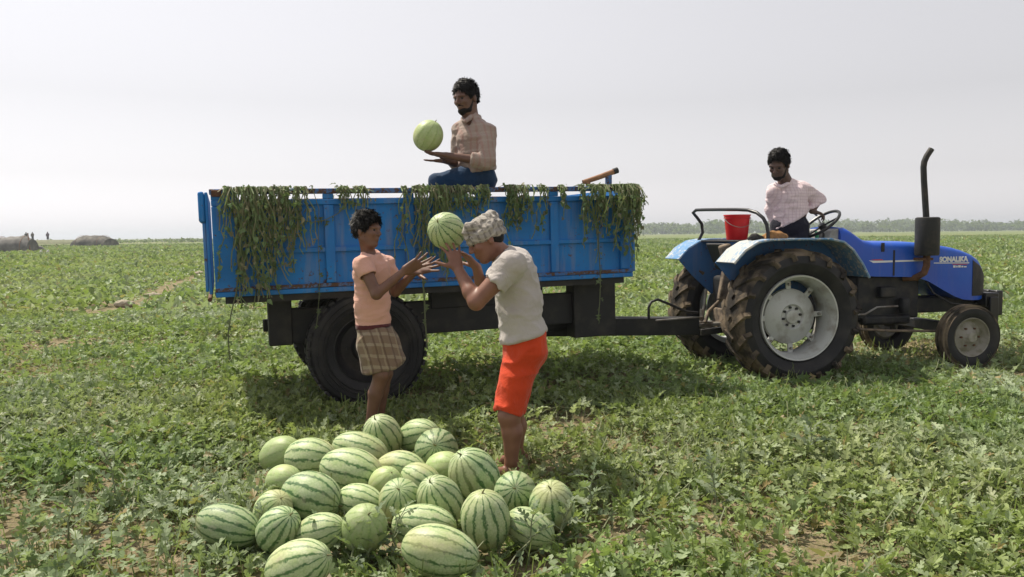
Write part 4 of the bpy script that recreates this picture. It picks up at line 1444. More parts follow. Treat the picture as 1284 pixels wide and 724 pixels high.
# ================================================================ bodies: one smooth surface grown round a skeleton
class Body:
    """Signed distance field of tapered limbs and ellipsoids, blended softly and meshed as one continuous surface."""
    def __init__(self, voxel=.0065):
        self.ops, self.vx = [], voxel
    def cone(self, a, b, r1, r2, k=.02, wide=None, s=1.0, cap=False, sub=False):
        self.ops.append(('c', np.array(a, float), np.array(b, float), r1, r2, k, None if wide is None else np.array(Vector(wide).normalized(), float), s, cap, sub)); return self
    def chain(self, pts, rs, k=.02, **kw):
        for i in range(len(pts) - 1):
            self.cone(pts[i], pts[i + 1], rs[i], rs[i + 1], k, **kw)
        return self
    def ell(self, c, axes, radii, k=.02, sub=False):
        M = np.array([list(Vector(a).normalized()) for a in axes], float)
        self.ops.append(('e', np.array(c, float), M, np.array(radii, float), k, sub)); return self
    def plane(self, p, n, c=None, rad=None):
        """cut away everything beyond p along n"""
        self.ops.append(('p', np.array(p, float), np.array(Vector(n).normalized(), float))); return self
    def bounds(self):
        lo, hi = np.full(3, 1e9), np.full(3, -1e9)
        for o in self.ops:
            if o[0] == 'c' and not o[9]:
                m = max(o[3], o[4]) * max(1, o[7]) + .02
                lo = np.minimum(lo, np.minimum(o[1], o[2]) - m); hi = np.maximum(hi, np.maximum(o[1], o[2]) + m)
            elif o[0] == 'e' and not o[5]:
                m = o[3].max() + .02
                lo = np.minimum(lo, o[1] - m); hi = np.maximum(hi, o[1] + m)
        return lo, hi
    def grid(self):
        lo, hi = self.bounds()
        h = self.vx
        n = np.ceil((hi - lo) / h).astype(int) + 3
        lo = lo - h
        D = np.full(n, 1.0, dtype=np.float32)
        ax = [lo[i] + h * np.arange(n[i]) for i in range(3)]
        for o in self.ops:
            if o[0] == 'p':
                p, nn = o[1], o[2]
                d = ((ax[0] - p[0]) * nn[0])[:, None, None] + ((ax[1] - p[1]) * nn[1])[None, :, None] + ((ax[2] - p[2]) * nn[2])[None, None, :]
                np.maximum(D, d.astype(np.float32), out=D)
                continue
            if o[0] == 'c':
                _, a, b, r1, r2, k, wide, s, cap, sub = o
                m = max(r1, r2) * max(1, s) + k + 3 * h
                l, u = np.minimum(a, b) - m, np.maximum(a, b) + m
            else:
                _, c, M, rad, k, sub = o
                m = rad.max() + k + 3 * h
                l, u = c - m, c + m
            i0 = np.clip(np.floor((l - lo) / h).astype(int), 0, n); i1 = np.clip(np.ceil((u - lo) / h).astype(int) + 1, 0, n)
            if (i1 <= i0).any(): continue
            X = (ax[0][i0[0]:i1[0]])[:, None, None]; Y = (ax[1][i0[1]:i1[1]])[None, :, None]; Z = (ax[2][i0[2]:i1[2]])[None, None, :]
            if o[0] == 'c':
                qx, qy, qz = X - a[0], Y - a[1], Z - a[2]
                ab = b - a
                if wide is not None:
                    w = wide
                    t = (qx * w[0] + qy * w[1] + qz * w[2]) * (1 - 1 / s)
                    qx, qy, qz = qx - w[0] * t, qy - w[1] * t, qz - w[2] * t
                    ab = ab - w * (ab @ w) * (1 - 1 / s)
                L2 = ab @ ab + 1e-12
                t = (qx * ab[0] + qy * ab[1] + qz * ab[2]) / L2
                tc_ = np.clip(t, 0, 1)
                d = np.sqrt((qx - ab[0] * tc_) ** 2 + (qy - ab[1] * tc_) ** 2 + (qz - ab[2] * tc_) ** 2) - (r1 + (r2 - r1) * tc_)
                if cap:
                    d = np.maximum(d, (t - 1) * math.sqrt(L2))
            else:
                qx, qy, qz = X - c[0], Y - c[1], Z - c[2]
                p0 = (qx * M[0, 0] + qy * M[0, 1] + qz * M[0, 2]) / rad[0]
                p1 = (qx * M[1, 0] + qy * M[1, 1] + qz * M[1, 2]) / rad[1]
                p2 = (qx * M[2, 0] + qy * M[2, 1] + qz * M[2, 2]) / rad[2]
                k0 = np.sqrt(p0 * p0 + p1 * p1 + p2 * p2) + 1e-9
                k1 = np.sqrt((p0 / rad[0]) ** 2 + (p1 / rad[1]) ** 2 + (p2 / rad[2]) ** 2) + 1e-9
                d = k0 * (k0 - 1) / k1
            S = D[i0[0]:i1[0], i0[1]:i1[1], i0[2]:i1[2]]
            d = d.astype(np.float32)
            if sub:
                hh = np.clip(.5 - .5 * (S + d) / k, 0, 1)
                S[...] = S * (1 - hh) - d * hh + k * hh * (1 - hh)
            else:
                hh = np.clip(.5 + .5 * (S - d) / k, 0, 1)
                S[...] = S * (1 - hh) + d * hh - k * hh * (1 - hh)
        return D, lo
    def surface(self):
        D, lo = self.grid()
        h = self.vx
        S = D < 0
        nx, ny, nz = D.shape
        cnt = np.zeros((nx - 1, ny - 1, nz - 1), dtype=np.int8)
        for a in (0, 1):
            for b in (0, 1):
                for c in (0, 1):
                    cnt += S[a:nx - 1 + a, b:ny - 1 + b, c:nz - 1 + c]
        act = np.argwhere((cnt > 0) & (cnt < 8))
        idx = np.full(cnt.shape, -1, dtype=np.int64)
        idx[act[:, 0], act[:, 1], act[:, 2]] = np.arange(len(act))
        acc = np.zeros((len(act), 3)); num = np.zeros(len(act))
        cor = [(a, b, c) for a in (0, 1) for b in (0, 1) for c in (0, 1)]
        val = {q: D[act[:, 0] + q[0], act[:, 1] + q[1], act[:, 2] + q[2]].astype(np.float64) for q in cor}
        for q in cor:
            for ax in range(3):
                if q[ax] == 0:
                    q2 = list(q); q2[ax] = 1; q2 = tuple(q2)
                    d0, d1 = val[q], val[q2]
                    m = (d0 < 0) != (d1 < 0)
                    t = np.where(m, d0 / np.where(m, d0 - d1, 1), 0)
                    p = np.tile(np.array(q, float), (len(act), 1)); p[:, ax] = t
                    acc += p * m[:, None]; num += m
        V_ = lo + h * (act + acc / num[:, None])
        F = []
        for ax in range(3):
            b, c = (ax + 1) % 3, (ax + 2) % 3
            sl0, sl1 = [slice(None)] * 3, [slice(None)] * 3
            sl0[ax], sl1[ax] = slice(0, -1), slice(1, None)
            s0, s1 = S[tuple(sl0)], S[tuple(sl1)]
            e = np.argwhere(s0 != s1)
            e = e[(e[:, b] > 0) & (e[:, c] > 0) & (e[:, b] < D.shape[b] - 1) & (e[:, c] < D.shape[c] - 1)]
            fl = s0[e[:, 0], e[:, 1], e[:, 2]]
            def cell(db, dc):
                q = e.copy(); q[:, b] -= db; q[:, c] -= dc
                return idx[q[:, 0], q[:, 1], q[:, 2]]
            quad = np.stack([cell(1, 1), cell(0, 1), cell(0, 0), cell(1, 0)], -1)
            quad[~fl] = quad[~fl][:, ::-1]
            F.append(quad)
        F = np.concatenate(F)
        F = F[(F >= 0).all(1)]
        return V_, F
    def build(self, name, mats, parent, fold=None, relax=2):
        v, f = self.surface()
        # light relaxation to take the voxel steps out
        for _ in range(relax):
            s = np.zeros_like(v); n = np.zeros(len(v))
            for i in range(4):
                a, b = f[:, i], f[:, (i + 1) % 4]
                np.add.at(s, a, v[b]); np.add.at(n, a, 1)
                np.add.at(s, b, v[a]); np.add.at(n, b, 1)
            v = v * .45 + (s / np.maximum(n, 1)[:, None]) * .55
        if fold is not None:
            fn = np.cross(v[f[:, 2]] - v[f[:, 0]], v[f[:, 3]] - v[f[:, 1]])
            vn = np.zeros_like(v)
            for i in range(4): np.add.at(vn, f[:, i], fn)
            vn /= np.linalg.norm(vn, axis=1)[:, None] + 1e-9
            v = v + vn * fold(v)[:, None]
        loc = np.array(parent.location) if parent is not None else 0
        o = mesh_np(name, v - loc, f, mats, parent, smooth=True)
        return o

def ridge(p, sc, seed, warp=.0):
    """fold lines: sharp crests of warped noise, -.5..+.5"""
    q = p * np.array(sc)
    if warp:
        q = q + warp * np.stack([fbm(p * 5 + 9, seed + 5, 2), fbm(p * 5 + 31, seed + 6, 2), fbm(p * 5 + 57, seed + 7, 2)], -1)
    n = vnoise(q, seed)
    return (1 - np.abs(2 * n - 1)) - .5

def folds(amp, sc, seed, warp=1.5, fine=.25):
    return lambda v: amp * (ridge(v, sc, seed, warp) + fine * ridge(v, np.array(sc) * 2.6, seed + 3, warp))

def hand(B, wrist, d, n, thumb_side, curl=(.25, .3, .3), spread=.12, s=1.0, thumb=(.6, .75), lens=None):
    """palm, four unequal fingers and a thumb; d finger direction, n palm normal; returns knuckle centre"""
    wrist, d, n = Vector(wrist), Vector(d).normalized(), Vector(n)
    n = (n - d * n.dot(d)).normalized()
    t = d.cross(n) * thumb_side
    L = lens or (.070, .079, .073, .057)
    for i, (off, fl, rr) in enumerate(zip((.031, .0105, -.0105, -.030), L, (.0092, .0095, .0092, .0082))):
        kn = wrist + d * ((.088, .092, .088, .080)[i] * s) + t * (off * s)
        B.cone(wrist + t * (off * .55 * s) + d * .012 * s, kn, .0175 * s, .0125 * s, .014)
        fd = (d + t * (spread * (off / .03))).normalized()
        p, ang = kn, 0.0
        for seg, (fr, cv) in enumerate(zip((.45, .31, .26), curl)):
            ang += cv
            dd = fd * math.cos(ang) + n * math.sin(ang)
            q = p + dd * (fl * fr * 1.05 * s)
            B.cone(p, q, rr * s * (1 - .08 * seg), rr * s * (1 - .08 * (seg + 1)), .004)
            p = q
    b0 = wrist + d * .022 * s + t * .024 * s
    td = (d * thumb[0] + t * thumb[1] + n * .25).normalized()
    b1 = b0 + td * .042 * s
    td2 = (td + d * .35 + n * .1).normalized()
    b2 = b1 + td2 * .032 * s
    b3 = b2 + td2 * .026 * s
    B.cone(b0, b1, .0165 * s, .0125 * s, .012).cone(b1, b2, .0118 * s, .0105 * s, .005).cone(b2, b3, .0105 * s, .0082 * s, .004)

def foot(B, ankle, toe_dir, s=1.0, ground=0.0):
    a, f = Vector(ankle), Vector(toe_dir).normalized()
    g = ground + .022
    B.cone(a, Vector((a.x, a.y, g + .03)) - f * .03, .036 * s, .032 * s, .02)
    B.cone(Vector((a.x, a.y, g + .012)) - f * .045, Vector((a.x, a.y, g + .012)) + f * .10, .032 * s, .036 * s, .02)
    sd = f.cross(Vector((0, 0, 1)))
    for i in range(5):
        k = Vector((a.x, a.y, g)) + f * (.115 + .01 * (2 - abs(i - 1))) + sd * ((i - 2) * .017)
        B.cone(k, k + f * (.045 - .004 * i), .0135 * s, .010 * s, .006)

def head(B, c, f, u, s=1.0, neck=None, nr=(.050, .060)):
    c, f, u = Vector(c), Vector(f).normalized(), Vector(u)
    u = (u - f * u.dot(f)).normalized()
    l = u.cross(f)
    A = (f, l, u)
    q = lambda a, b, d: c + f * (a * s) + l * (b * s) + u * (d * s)
    B.ell(q(-.012, 0, .030), A, (.096 * s, .075 * s, .092 * s), .03)
    B.ell(q(.026, 0, -.040), A, (.064 * s, .056 * s, .075 * s), .03)
    B.ell(q(.058, 0, -.098), A, (.028 * s, .026 * s, .020 * s), .02)           # chin
    for e in (-1, 1):
        B.cone(q(-.02, e * .052, -.055), q(.05, e * .020, -.098), .020 * s, .018 * s, .02)   # jaw
        B.ell(q(.066, e * .038, -.020), A, (.020 * s, .022 * s, .020 * s), .02)   # cheek bone
        B.cone(q(.088, e * .012, .024), q(.070, e * .050, .022), .010 * s, .010 * s, .012)   # brow
        B.ell(q(.092, e * .030, .006), A, (.014 * s, .017 * s, .011 * s), .010, sub=True)
        B.ell(q(-.012, e * .077, -.010), A, (.019 * s, .010 * s, .031 * s), .008)  # ear
    B.cone(q(.088, 0, .015), q(.108, 0, -.022), .008 * s, .012 * s, .008)         # nose
    for e in (-1, 1):
        B.ell(q(.098, e * .012, -.028), A, (.011 * s, .009 * s, .008 * s), .006)
        B.cone(q(.089, 0, -.054), q(.080, e * .022, -.057), .0085 * s, .005 * s, .006)   # upper lip
        B.cone(q(.087, 0, -.068), q(.079, e * .018, -.066), .0085 * s, .005 * s, .006)
    if neck is not None:
        B.cone(q(-.022, 0, -.055), neck, nr[0] * s, nr[1] * s, .03)
    return q, A

def eyes(q, parent, s=1.0):
    for e in (-1, 1):
        c = q(.0735, e * .031, .004)
        mb = MB()
        mb.lathe([(.001, .0115 * s), (.005 * s, .0105 * s), (.0085 * s, .008 * s), (.0115 * s, 0), (.008 * s, -.008 * s), (.001, -.0115 * s)], c - parent.location, q(1, e * .1, -.1) - q(0, 0, 0), 14)
        k = 14
        mb.mi = [1 if i < 3 * k else 0 for i in range(len(mb.mi))]
        mb.build('eye', [M_EYE, M_PUPIL], parent)

def hair_cap(q, A, s, parent, mat, front=.055, low=-.045, lift=.016, seed=1, amp=.012, top=.0, back=.0, side_low=None):
    """thick hair over the skull, leaving the face free"""
    H = Body(.005)
    H.ell(q(-.016, 0, .034 + top), A, ((.096 + lift) * s, (.075 + lift * .9) * s, (.092 + lift + top) * s), .02)
    H.ell(q(-.045 - back, 0, .0), A, ((.060 + lift * .6) * s, (.066 + lift * .6) * s, (.075) * s), .02)
    H.ell(q(.105, 0, -.032), A, (.100 * s, .100 * s, (.034 + front) * s), .014, sub=True)     # face
    for e in (-1, 1):
        H.ell(q(.0, e * .095, -.035), A, (.036 * s, .04 * s, .042 * s), .012, sub=True)      # round the ears
    H.plane(q(0, 0, low), -(q(0, 0, 1) - q(0, 0, 0)) + (q(1, 0, 0) - q(0, 0, 0)) * .0)
    fn = lambda v: amp * (fbm(v * 38 + seed, seed, 3) - .35) + amp * .6 * ridge(v, (55, 55, 25), seed + 2, 1.0)
    return hair_mesh(H, q, mat, parent, fn, seed)

def hair_mesh(H, q, mat, parent, fn, seed, n=2600, length=.030):
    """the mass of hair plus loose locks that break its outline"""
    v, f = H.surface()
    c = np.array(q(-.015, 0, .03))
    nv = v - c
    nv /= np.linalg.norm(nv, axis=1)[:, None]
    v = v + nv * fn(v)[:, None]
    rng = np.random.default_rng(seed)
    k = rng.integers(0, len(v), n)
    p, nn = v[k], nv[k]
    crown = np.array(q(-.05, .02, .14))
    comb = p - crown
    comb -= nn * (comb * nn).sum(1)[:, None]
    comb /= np.linalg.norm(comb, axis=1)[:, None] + 1e-6
    comb += rng.normal(0, .45, comb.shape)
    d = comb * .9 + nn * rng.uniform(.1, .55, (n, 1))
    d /= np.linalg.norm(d, axis=1)[:, None]
    L = length * rng.uniform(.5, 1.3, (n, 1))
    sd = np.cross(d, nn); sd /= np.linalg.norm(sd, axis=1)[:, None] + 1e-6
    w = .0026
    p = p - nn * .003
    quad = np.stack([p - sd * w, p + sd * w, p + d * L * .6 + sd * w * .7 - nn * .000, p + d * L - nn * L * .25], 1).reshape(-1, 3)
    fi = (np.arange(n) * 4)[:, None] + np.arange(4)[None] + len(v)
    return mesh_np('hair', np.concatenate([v, quad]) - np.array(parent.location), np.concatenate([f, fi]), mat, parent, smooth=True)

def skin(name, col, col2):
    m, nt, b, out = new_mat(name)
    geo = nt.nodes.new('ShaderNodeNewGeometry')
    n = noise_n(nt, geo.outputs['Position'], 14, 4)
    c = mixc(nt, ramp(nt, n, [(.35, (0, 0, 0)), (.7, (1, 1, 1))]), col, col2)
    nt.links.new(c, b.inputs['Base Color'])
    b.inputs['Roughness'].default_value = .48
    b.inputs['Specular IOR Level'].default_value = .45
    b.inputs['Subsurface Weight'].default_value = .12
    b.inputs['Subsurface Radius'].default_value = (.012, .005, .003)
    bump_n(nt, b, noise_n(nt, geo.outputs['Position'], 160, 3), .12, .002)
    return m

def cloth(name, col, col2=None, weave=.15, plaid=None, rough=.9, stain=.3):
    """plaid: list of (axis, frequency, width, colour, strength)"""
    m, nt, b, out = new_mat(name)
    tc = nt.nodes.new('ShaderNodeTexCoord')
    vec = tc.outputs['Object']
    n = noise_n(nt, vec, 5, 5, .65)
    c = mixc(nt, ramp(nt, n, [(.35, (0, 0, 0)), (.75, (stain * 2,) * 3)]), col, col2 or tuple(x * .78 for x in col))
    if plaid:
        for (d, fr, wd, pc, st) in plaid:
            dot = nt.nodes.new('ShaderNodeVectorMath'); dot.operation = 'DOT_PRODUCT'
            nt.links.new(vec, dot.inputs[0]); dot.inputs[1].default_value = d
            wob = math_n(nt, 'ADD', math_n(nt, 'MULTIPLY', dot.outputs['Value'], fr), math_n(nt, 'MULTIPLY', n, .5))
            fr_ = math_n(nt, 'FRACT', wob)
            mk = math_n(nt, 'MULTIPLY', math_n(nt, 'LESS_THAN', fr_, wd), st)
            c = mixc(nt, mk, c, pc)
    nt.links.new(c, b.inputs['Base Color'])
    b.inputs['Roughness'].default_value = rough
    b.inputs['Specular IOR Level'].default_value = .2
    b.inputs['Sheen Weight'].default_value = .15
    wr = noise_n(nt, vec, 16, 4, .55, 1.2)
    wr = math_n(nt, 'ABSOLUTE', math_n(nt, 'SUBTRACT', wr, .5))
    hsum = math_n(nt, 'ADD', math_n(nt, 'MULTIPLY', wr, 3.0), math_n(nt, 'MULTIPLY', noise_n(nt, vec, 300, 2), .12))
    bump_n(nt, b, hsum, .55, .006)
    return m

M_SKIN_BOY = skin('boy_skin', (.145, .072, .048), (.195, .10, .066))
M_SKIN_MAN = skin('man_skin', (.20, .090, .060), (.25, .118, .076))
M_SKIN_SIT = skin('sitter_skin', (.125, .066, .048), (.17, .092, .066))
M_SKIN_DRV = skin('driver_skin', (.085, .048, .038), (.12, .068, .052))
M_HAIR = simple('black_hair', (.004, .0035, .0035), .6, 0, (.009, .007, .006), 40, bump=.25, bscale=140, spec=.22)
M_EYE = simple('eye_white', (.32, .29, .26), .35)
M_PUPIL = simple('dark_iris', (.012, .008, .006), .2)
M_TEE_BOY = cloth('salmon_cotton', (.68, .39, .31), (.58, .33, .26))
M_TRIM = cloth('maroon_band', (.10, .025, .03))
M_LUNGI = cloth('brown_plaid_cotton', (.23, .165, .115), (.17, .12, .085), plaid=[((0, .25, 1), 13, .28, (.36, .31, .22), .6), ((1, .4, .25), 16, .22, (.11, .07, .05), .65), ((1, .4, .25), 8, .1, (.36, .30, .2), .5)])
M_TEE_MAN = cloth('light_grey_jersey', (.47, .435, .415), (.38, .345, .32))
M_SHORTS = cloth('orange_shorts', (.62, .060, .014), (.46, .040, .011), rough=.75)
M_TURBAN = cloth('grey_check_gamcha', (.36, .33, .29), (.22, .20, .18), plaid=[((1, .3, .5), 26, .35, (.13, .12, .11), .6), ((.2, 1, -.6), 30, .3, (.50, .47, .42), .6)])
M_SHIRT_SIT = cloth('faded_beige_shirt', (.36, .29, .25), (.29, .20, .17), plaid=[((1, .5, 0), 22, .3, (.33, .16, .14), .38), ((0, 0, 1), 14, .2, (.46, .40, .34), .2)])
M_JEANS = cloth('dark_blue_jeans', (.012, .045, .11), (.02, .03, .05))
M_SHIRT_DRV = cloth('pale_pink_check_shirt', (.76, .64, .66), (.66, .53, .56), plaid=[((1, .5, 0), 34, .25, (.42, .28, .34), .3), ((0, 0, 1), 34, .25, (.45, .30, .36), .25)])
M_NAVY = cloth('navy_trousers', (.012, .012, .025), (.02, .02, .03))
UP = Vector((0, 0, 1))

# ---------------------------------------------------------------- boy in the salmon tee
def build_boy():
    Y0 = 5.42
    j = lambda px, py, dy=0.0: P(px, py, Y0 + dy)
    base = j(464, 545); base.z = tz(base.x, base.y)
    E = empty('person', base)
    tag(E, 'boy in a salmon tee and brown checked wrap reaching out both hands', 'person')
    f = Vector((.86, -.50, 0)).normalized(); r = f.cross(UP)          # r: his right, towards the camera
    B = Body(.0062)
    hc = j(461, 289, -.02)
    fh = Vector((.90, -.42, -.06))
    q, A = head(B, hc, fh, Vector((.06, 0, 1)), .94, j(464, 326, .02), (.046, .055))
    # trunk under the shirt
    chest, waist, hip = j(466, 342, .02), j(467, 380, .03), j(468, 412, .03)
    B.cone(chest, waist, .082, .072, .04, wide=r, s=1.42).cone(waist, hip, .074, .080, .04, wide=r, s=1.3)
    sh_n, sh_f = j(455, 331, -.13), j(484, 331, .16)
    B.cone(sh_n, sh_f, .045, .045, .04)
    el_n, wr_n = j(472, 369, -.20), j(507, 340, -.15)
    B.chain([sh_n, el_n], [.046, .036], .025).chain([el_n, wr_n], [.037, .025], .015)
    hand(B, wr_n, j(540, 321, -.12) - wr_n, Vector((-.25, .75, .6)), -1, (.04, .10, .10), .42, 1.16, (.45, .9))
    el_f, wr_f = j(496, 366, .20), j(521, 340, .10)
    B.chain([sh_f, el_f], [.044, .035], .025).chain([el_f, wr_f], [.036, .025], .015)
    hand(B, wr_f, j(552, 330, .06) - wr_f, Vector((-.2, -.75, .6)), 1, (.04, .08, .08), .40, 1.16, (.4, .9))
    # legs
    g = tz(base.x, base.y)
    for (kx, ky, kd, ax_, ay, ad) in ((478, 470, -.06, 464, 531, -.04), (483, 468, .10, 476, 528, .14)):
        kn, an = j(kx, ky, kd), j(ax_, ay, ad)
        an.z = g + .085
        B.chain([hip + Vector((0, kd * .55, -.03)), kn], [.074, .053], .03).cone(kn, (kn * .62 + an * .38) - f * .012, .050, .049, .02).cone((kn * .62 + an * .38) - f * .012, an, .049, .031, .02)
        foot(B, an, Vector((.8, -.6, 0)), .92, g)
    B.build('body', M_SKIN_BOY, E)
    eyes(q, E, .94)
    hair_cap(q, A, .94, E, M_HAIR, front=.066, low=-.040, lift=.011, seed=4, amp=.013, top=.006)
    T = Body(.007)
    T.cone(chest + UP * .02, waist, .098, .090, .05, wide=r, s=1.42).cone(waist, j(468, 407, .03), .092, .104, .05, wide=r, s=1.32, cap=True)
    nk = j(465, 324, .02)
    T.cone(nk, sh_n - UP * .006, .050, .050, .04).cone(nk, sh_f - UP * .006, .050, .050, .04)
    T.cone(nk, chest, .060, .10, .04, wide=r, s=1.2)
    for a, b in ((sh_n, el_n), (sh_f, el_f)):
        e = a + (b - a) * .40
        T.cone(a, e, .062, .062, .025, cap=True)
        d = (b - a).normalized()
        T.cone(e - d * .03, e + d * .03, .050, .050, .004, sub=True)
    T.ell(j(468, 313, -.02), (f, r, UP), (.060, .062, .040), .01, sub=True)
    T.build('tee_shirt', M_TEE_BOY, E, folds(.015, (9, 9, 22), 11))
    W = Body(.007)
    W.cone(j(468, 406, .03), j(468.5, 411.5, .03), .105, .1045, .01, wide=r, s=1.32, cap=True)
    W.plane(j(468, 405.5, .03), UP)
    W.build('waist_band', M_TRIM, E)
    S = Body(.007)
    hem = j(480, 463, .02)
    S.cone(j(468, 412, .03), j(473, 432, .02), .099, .116, .03, wide=r, s=1.3).cone(j(473, 432, .02), hem, .118, .128, .03, wide=r, s=1.22, cap=True)
    S.cone(j(476, 415, .03), j(495, 456, .02), .07, .075, .05, cap=True)
    S.plane(j(480, 465, .02), Vector((.30, 0, -1)))
    S.plane(j(468, 410.5, .03), UP)
    S.cone(hem - UP * .02 + (hip - hem) * .1, hem - UP * .1, .098, .112, .006, wide=r, s=1.22, sub=True)
    S.build('checked_wrap', M_LUNGI, E, folds(.018, (15, 15, 5), 21))
build_boy()

# ---------------------------------------------------------------- stooping man in grey tee and orange shorts
def build_man():
    Y0 = 4.45
    j = lambda px, py, dy=0.0: P(px, py, Y0 + dy)
    base = j(640, 600); base.z = tz(base.x, base.y)
    E = empty('person', base)
    tag(E, 'stooping man in grey tee, orange shorts and checked head cloth holding a melon', 'person')
    f = Vector((-.93, -.25, 0)).normalized(); r = f.cross(UP)         # r: his right, away from the camera
    nb = -r                                                            # towards the camera
    B = Body(.0062)
    hc = j(608.5, 301, .02)
    fh = Vector((-.86, -.22, -.46)); uh = Vector((-.40, 0, .92))
    q, A = head(B, hc, fh, uh, 1.0, j(632, 322, .06), (.054, .062))
    chest, waist, hip = j(644, 350, .06), j(650, 391, .07), j(658, 430, .07)
    B.cone(chest, waist, .088, .080, .05, wide=r, s=1.45).cone(waist, hip, .080, .090, .05, wide=r, s=1.3)
    sh_n, sh_f = j(642, 332, -.13), j(636, 334, .26)
    B.cone(sh_n, sh_f, .055, .055, .05)
    el_n, wr_n = j(597, 379, -.16), j(574, 337, -.04)
    B.chain([sh_n, el_n], [.060, .044], .03)
    m1 = el_n + (wr_n - el_n) * .3
    B.cone(el_n, m1, .043, .043, .02).cone(m1, wr_n, .043, .028, .015)
    hand(B, wr_n, Vector((-.26, .20, .95)), Vector((-.35, .90, .05)), 1, (.22, .25, .25), .42, 1.0, (.35, 1.0))
    el_f, wr_f = j(606, 372, .36), j(598, 336, .28)
    B.chain([sh_f, el_f], [.058, .042], .03).chain([el_f, wr_f], [.042, .028], .015)
    hand(B, wr_f, Vector((-.62, -.12, .75)), Vector((-.75, -.35, -.45)), -1, (.25, .25, .25), .25, 1.0, (.5, .9))
    g = tz(base.x, base.y)
    for (kx, ky, kd, ax_, ad) in ((638, 522, -.03, 641, -.02), (643, 518, .17, 648, .22)):
        kn, an = j(kx, ky, kd), j(ax_, 585, ad)
        an.z = g + .09
        B.chain([hip + Vector((0, kd * .7, -.02)), kn], [.090, .062], .03)
        cf = kn * .66 + an * .34 - f * .016
        B.cone(kn, cf, .058, .058, .02).cone(cf, an, .058, .036, .02)
        foot(B, an, Vector((-.9, -.35, 0)), 1.0, g)
    B.build('body', M_SKIN_MAN, E)
    eyes(q, E, 1.0)
    # cloth wound round the head
    T = Body(.0055)
    T.ell(q(-.018, 0, .042), A, (.102, .083, .080), .02)
    T.ell(q(-.028, 0, .066), A, (.080, .072, .056), .03)
    for k, (zz, rr, tl_) in enumerate(((.014, .93, .05), (.036, .94, -.05), (.058, .84, .08))):
        pts = []
        for t in np.linspace(0, 2 * math.pi, 22):
            pts.append(q(-.018 + .102 * rr * math.cos(t), .083 * rr * math.sin(t), zz + tl_ * .3 * math.cos(t + k)))
        T.chain(pts, [.016] * 22, .010)
    T.chain([q(.02, .05, .095), q(.055, .04, .108), q(.080, .03, .09), q(.098, .03, .06)], [.022, .018, .016, .012], .015)
    T.chain([q(-.06, .02, .105), q(-.10, .0, .11), q(-.12, .0, .085)], [.02, .018, .012], .015)
    T.ell(q(.07, 0, -.055), A, (.075, .072, .062), .01, sub=True)
    T.plane(q(0, 0, -.018), -(q(-.28, 0, 1) - q(0, 0, 0)))
    T.build('head_cloth', M_TURBAN, E, folds(.012, (26, 26, 42), 31, 1.5, .5), 1)
    H = Body(.006)
    H.ell(q(-.035, 0, -.01), A, (.072, .074, .062), .02)
    H.plane(q(0, 0, -.055), -(q(0, 0, 1) - q(0, 0, 0)))
    H.plane(q(-.02, 0, 0), (q(1, 0, 0) - q(0, 0, 0)))
    H.build('hair', M_HAIR, E, lambda v: .006 * (fbm(v * 40, 3, 2) - .5))
    S = Body(.007)
    up_ = (chest - hip).normalized()
    S.cone(chest + up_ * .02, waist, .107, .102, .06, wide=r, s=1.46).cone(waist, j(656, 418, .07), .100, .119, .06, wide=r, s=1.33)
    S.cone(j(656, 418, .07), j(656, 436, .07), .119, .125, .03, wide=r, s=1.33)
    S.cone(sh_n, sh_f, .066, .066, .06)
    S.cone(j(633, 322, .06), chest, .068, .11, .05)
    S.cone(j(648, 328, .07), j(659, 374, .07), .068, .080, .06, wide=r, s=1.4)       # rounded back
    for a, b in ((sh_n, el_n), (sh_f, el_f)):
        e = a + (b - a) * .50
        S.cone(a, e, .070, .069, .03, cap=True)
        d = (b - a).normalized()
        S.cone(e - d * .04, e + d * .03, .058, .058, .004, sub=True)
    S.ell(j(624, 312, .05), (f, r, UP), (.062, .066, .06), .015, sub=True)
    S.plane(j(655, 423, .07), Vector((.30, 0, -1)))
    S.build('tee_shirt', M_TEE_MAN, E, folds(.020, (9, 9, 15), 41))
    O = Body(.0075)
    O.cone(j(658, 420, .07), j(659, 437, .07), .113, .120, .04, wide=r, s=1.33)
    O.plane(j(655, 412, .07), Vector((-.30, 0, 1)))
    for (kx, ky, kd, ht) in ((636, 519, -.03, .110), (641, 516, .17, .106)):
        kn = j(kx, ky, kd)
        O.cone(hip + Vector((-.005, kd * .8 + .01, -.045)), kn, ht, .077, .03, cap=True)
        d = (kn - hip).normalized()
        O.cone(kn - d * .05, kn + d * .04, .066, .068, .004, sub=True)
    O.build('shorts', M_SHORTS, E, folds(.016, (11, 11, 12), 51))
build_man()

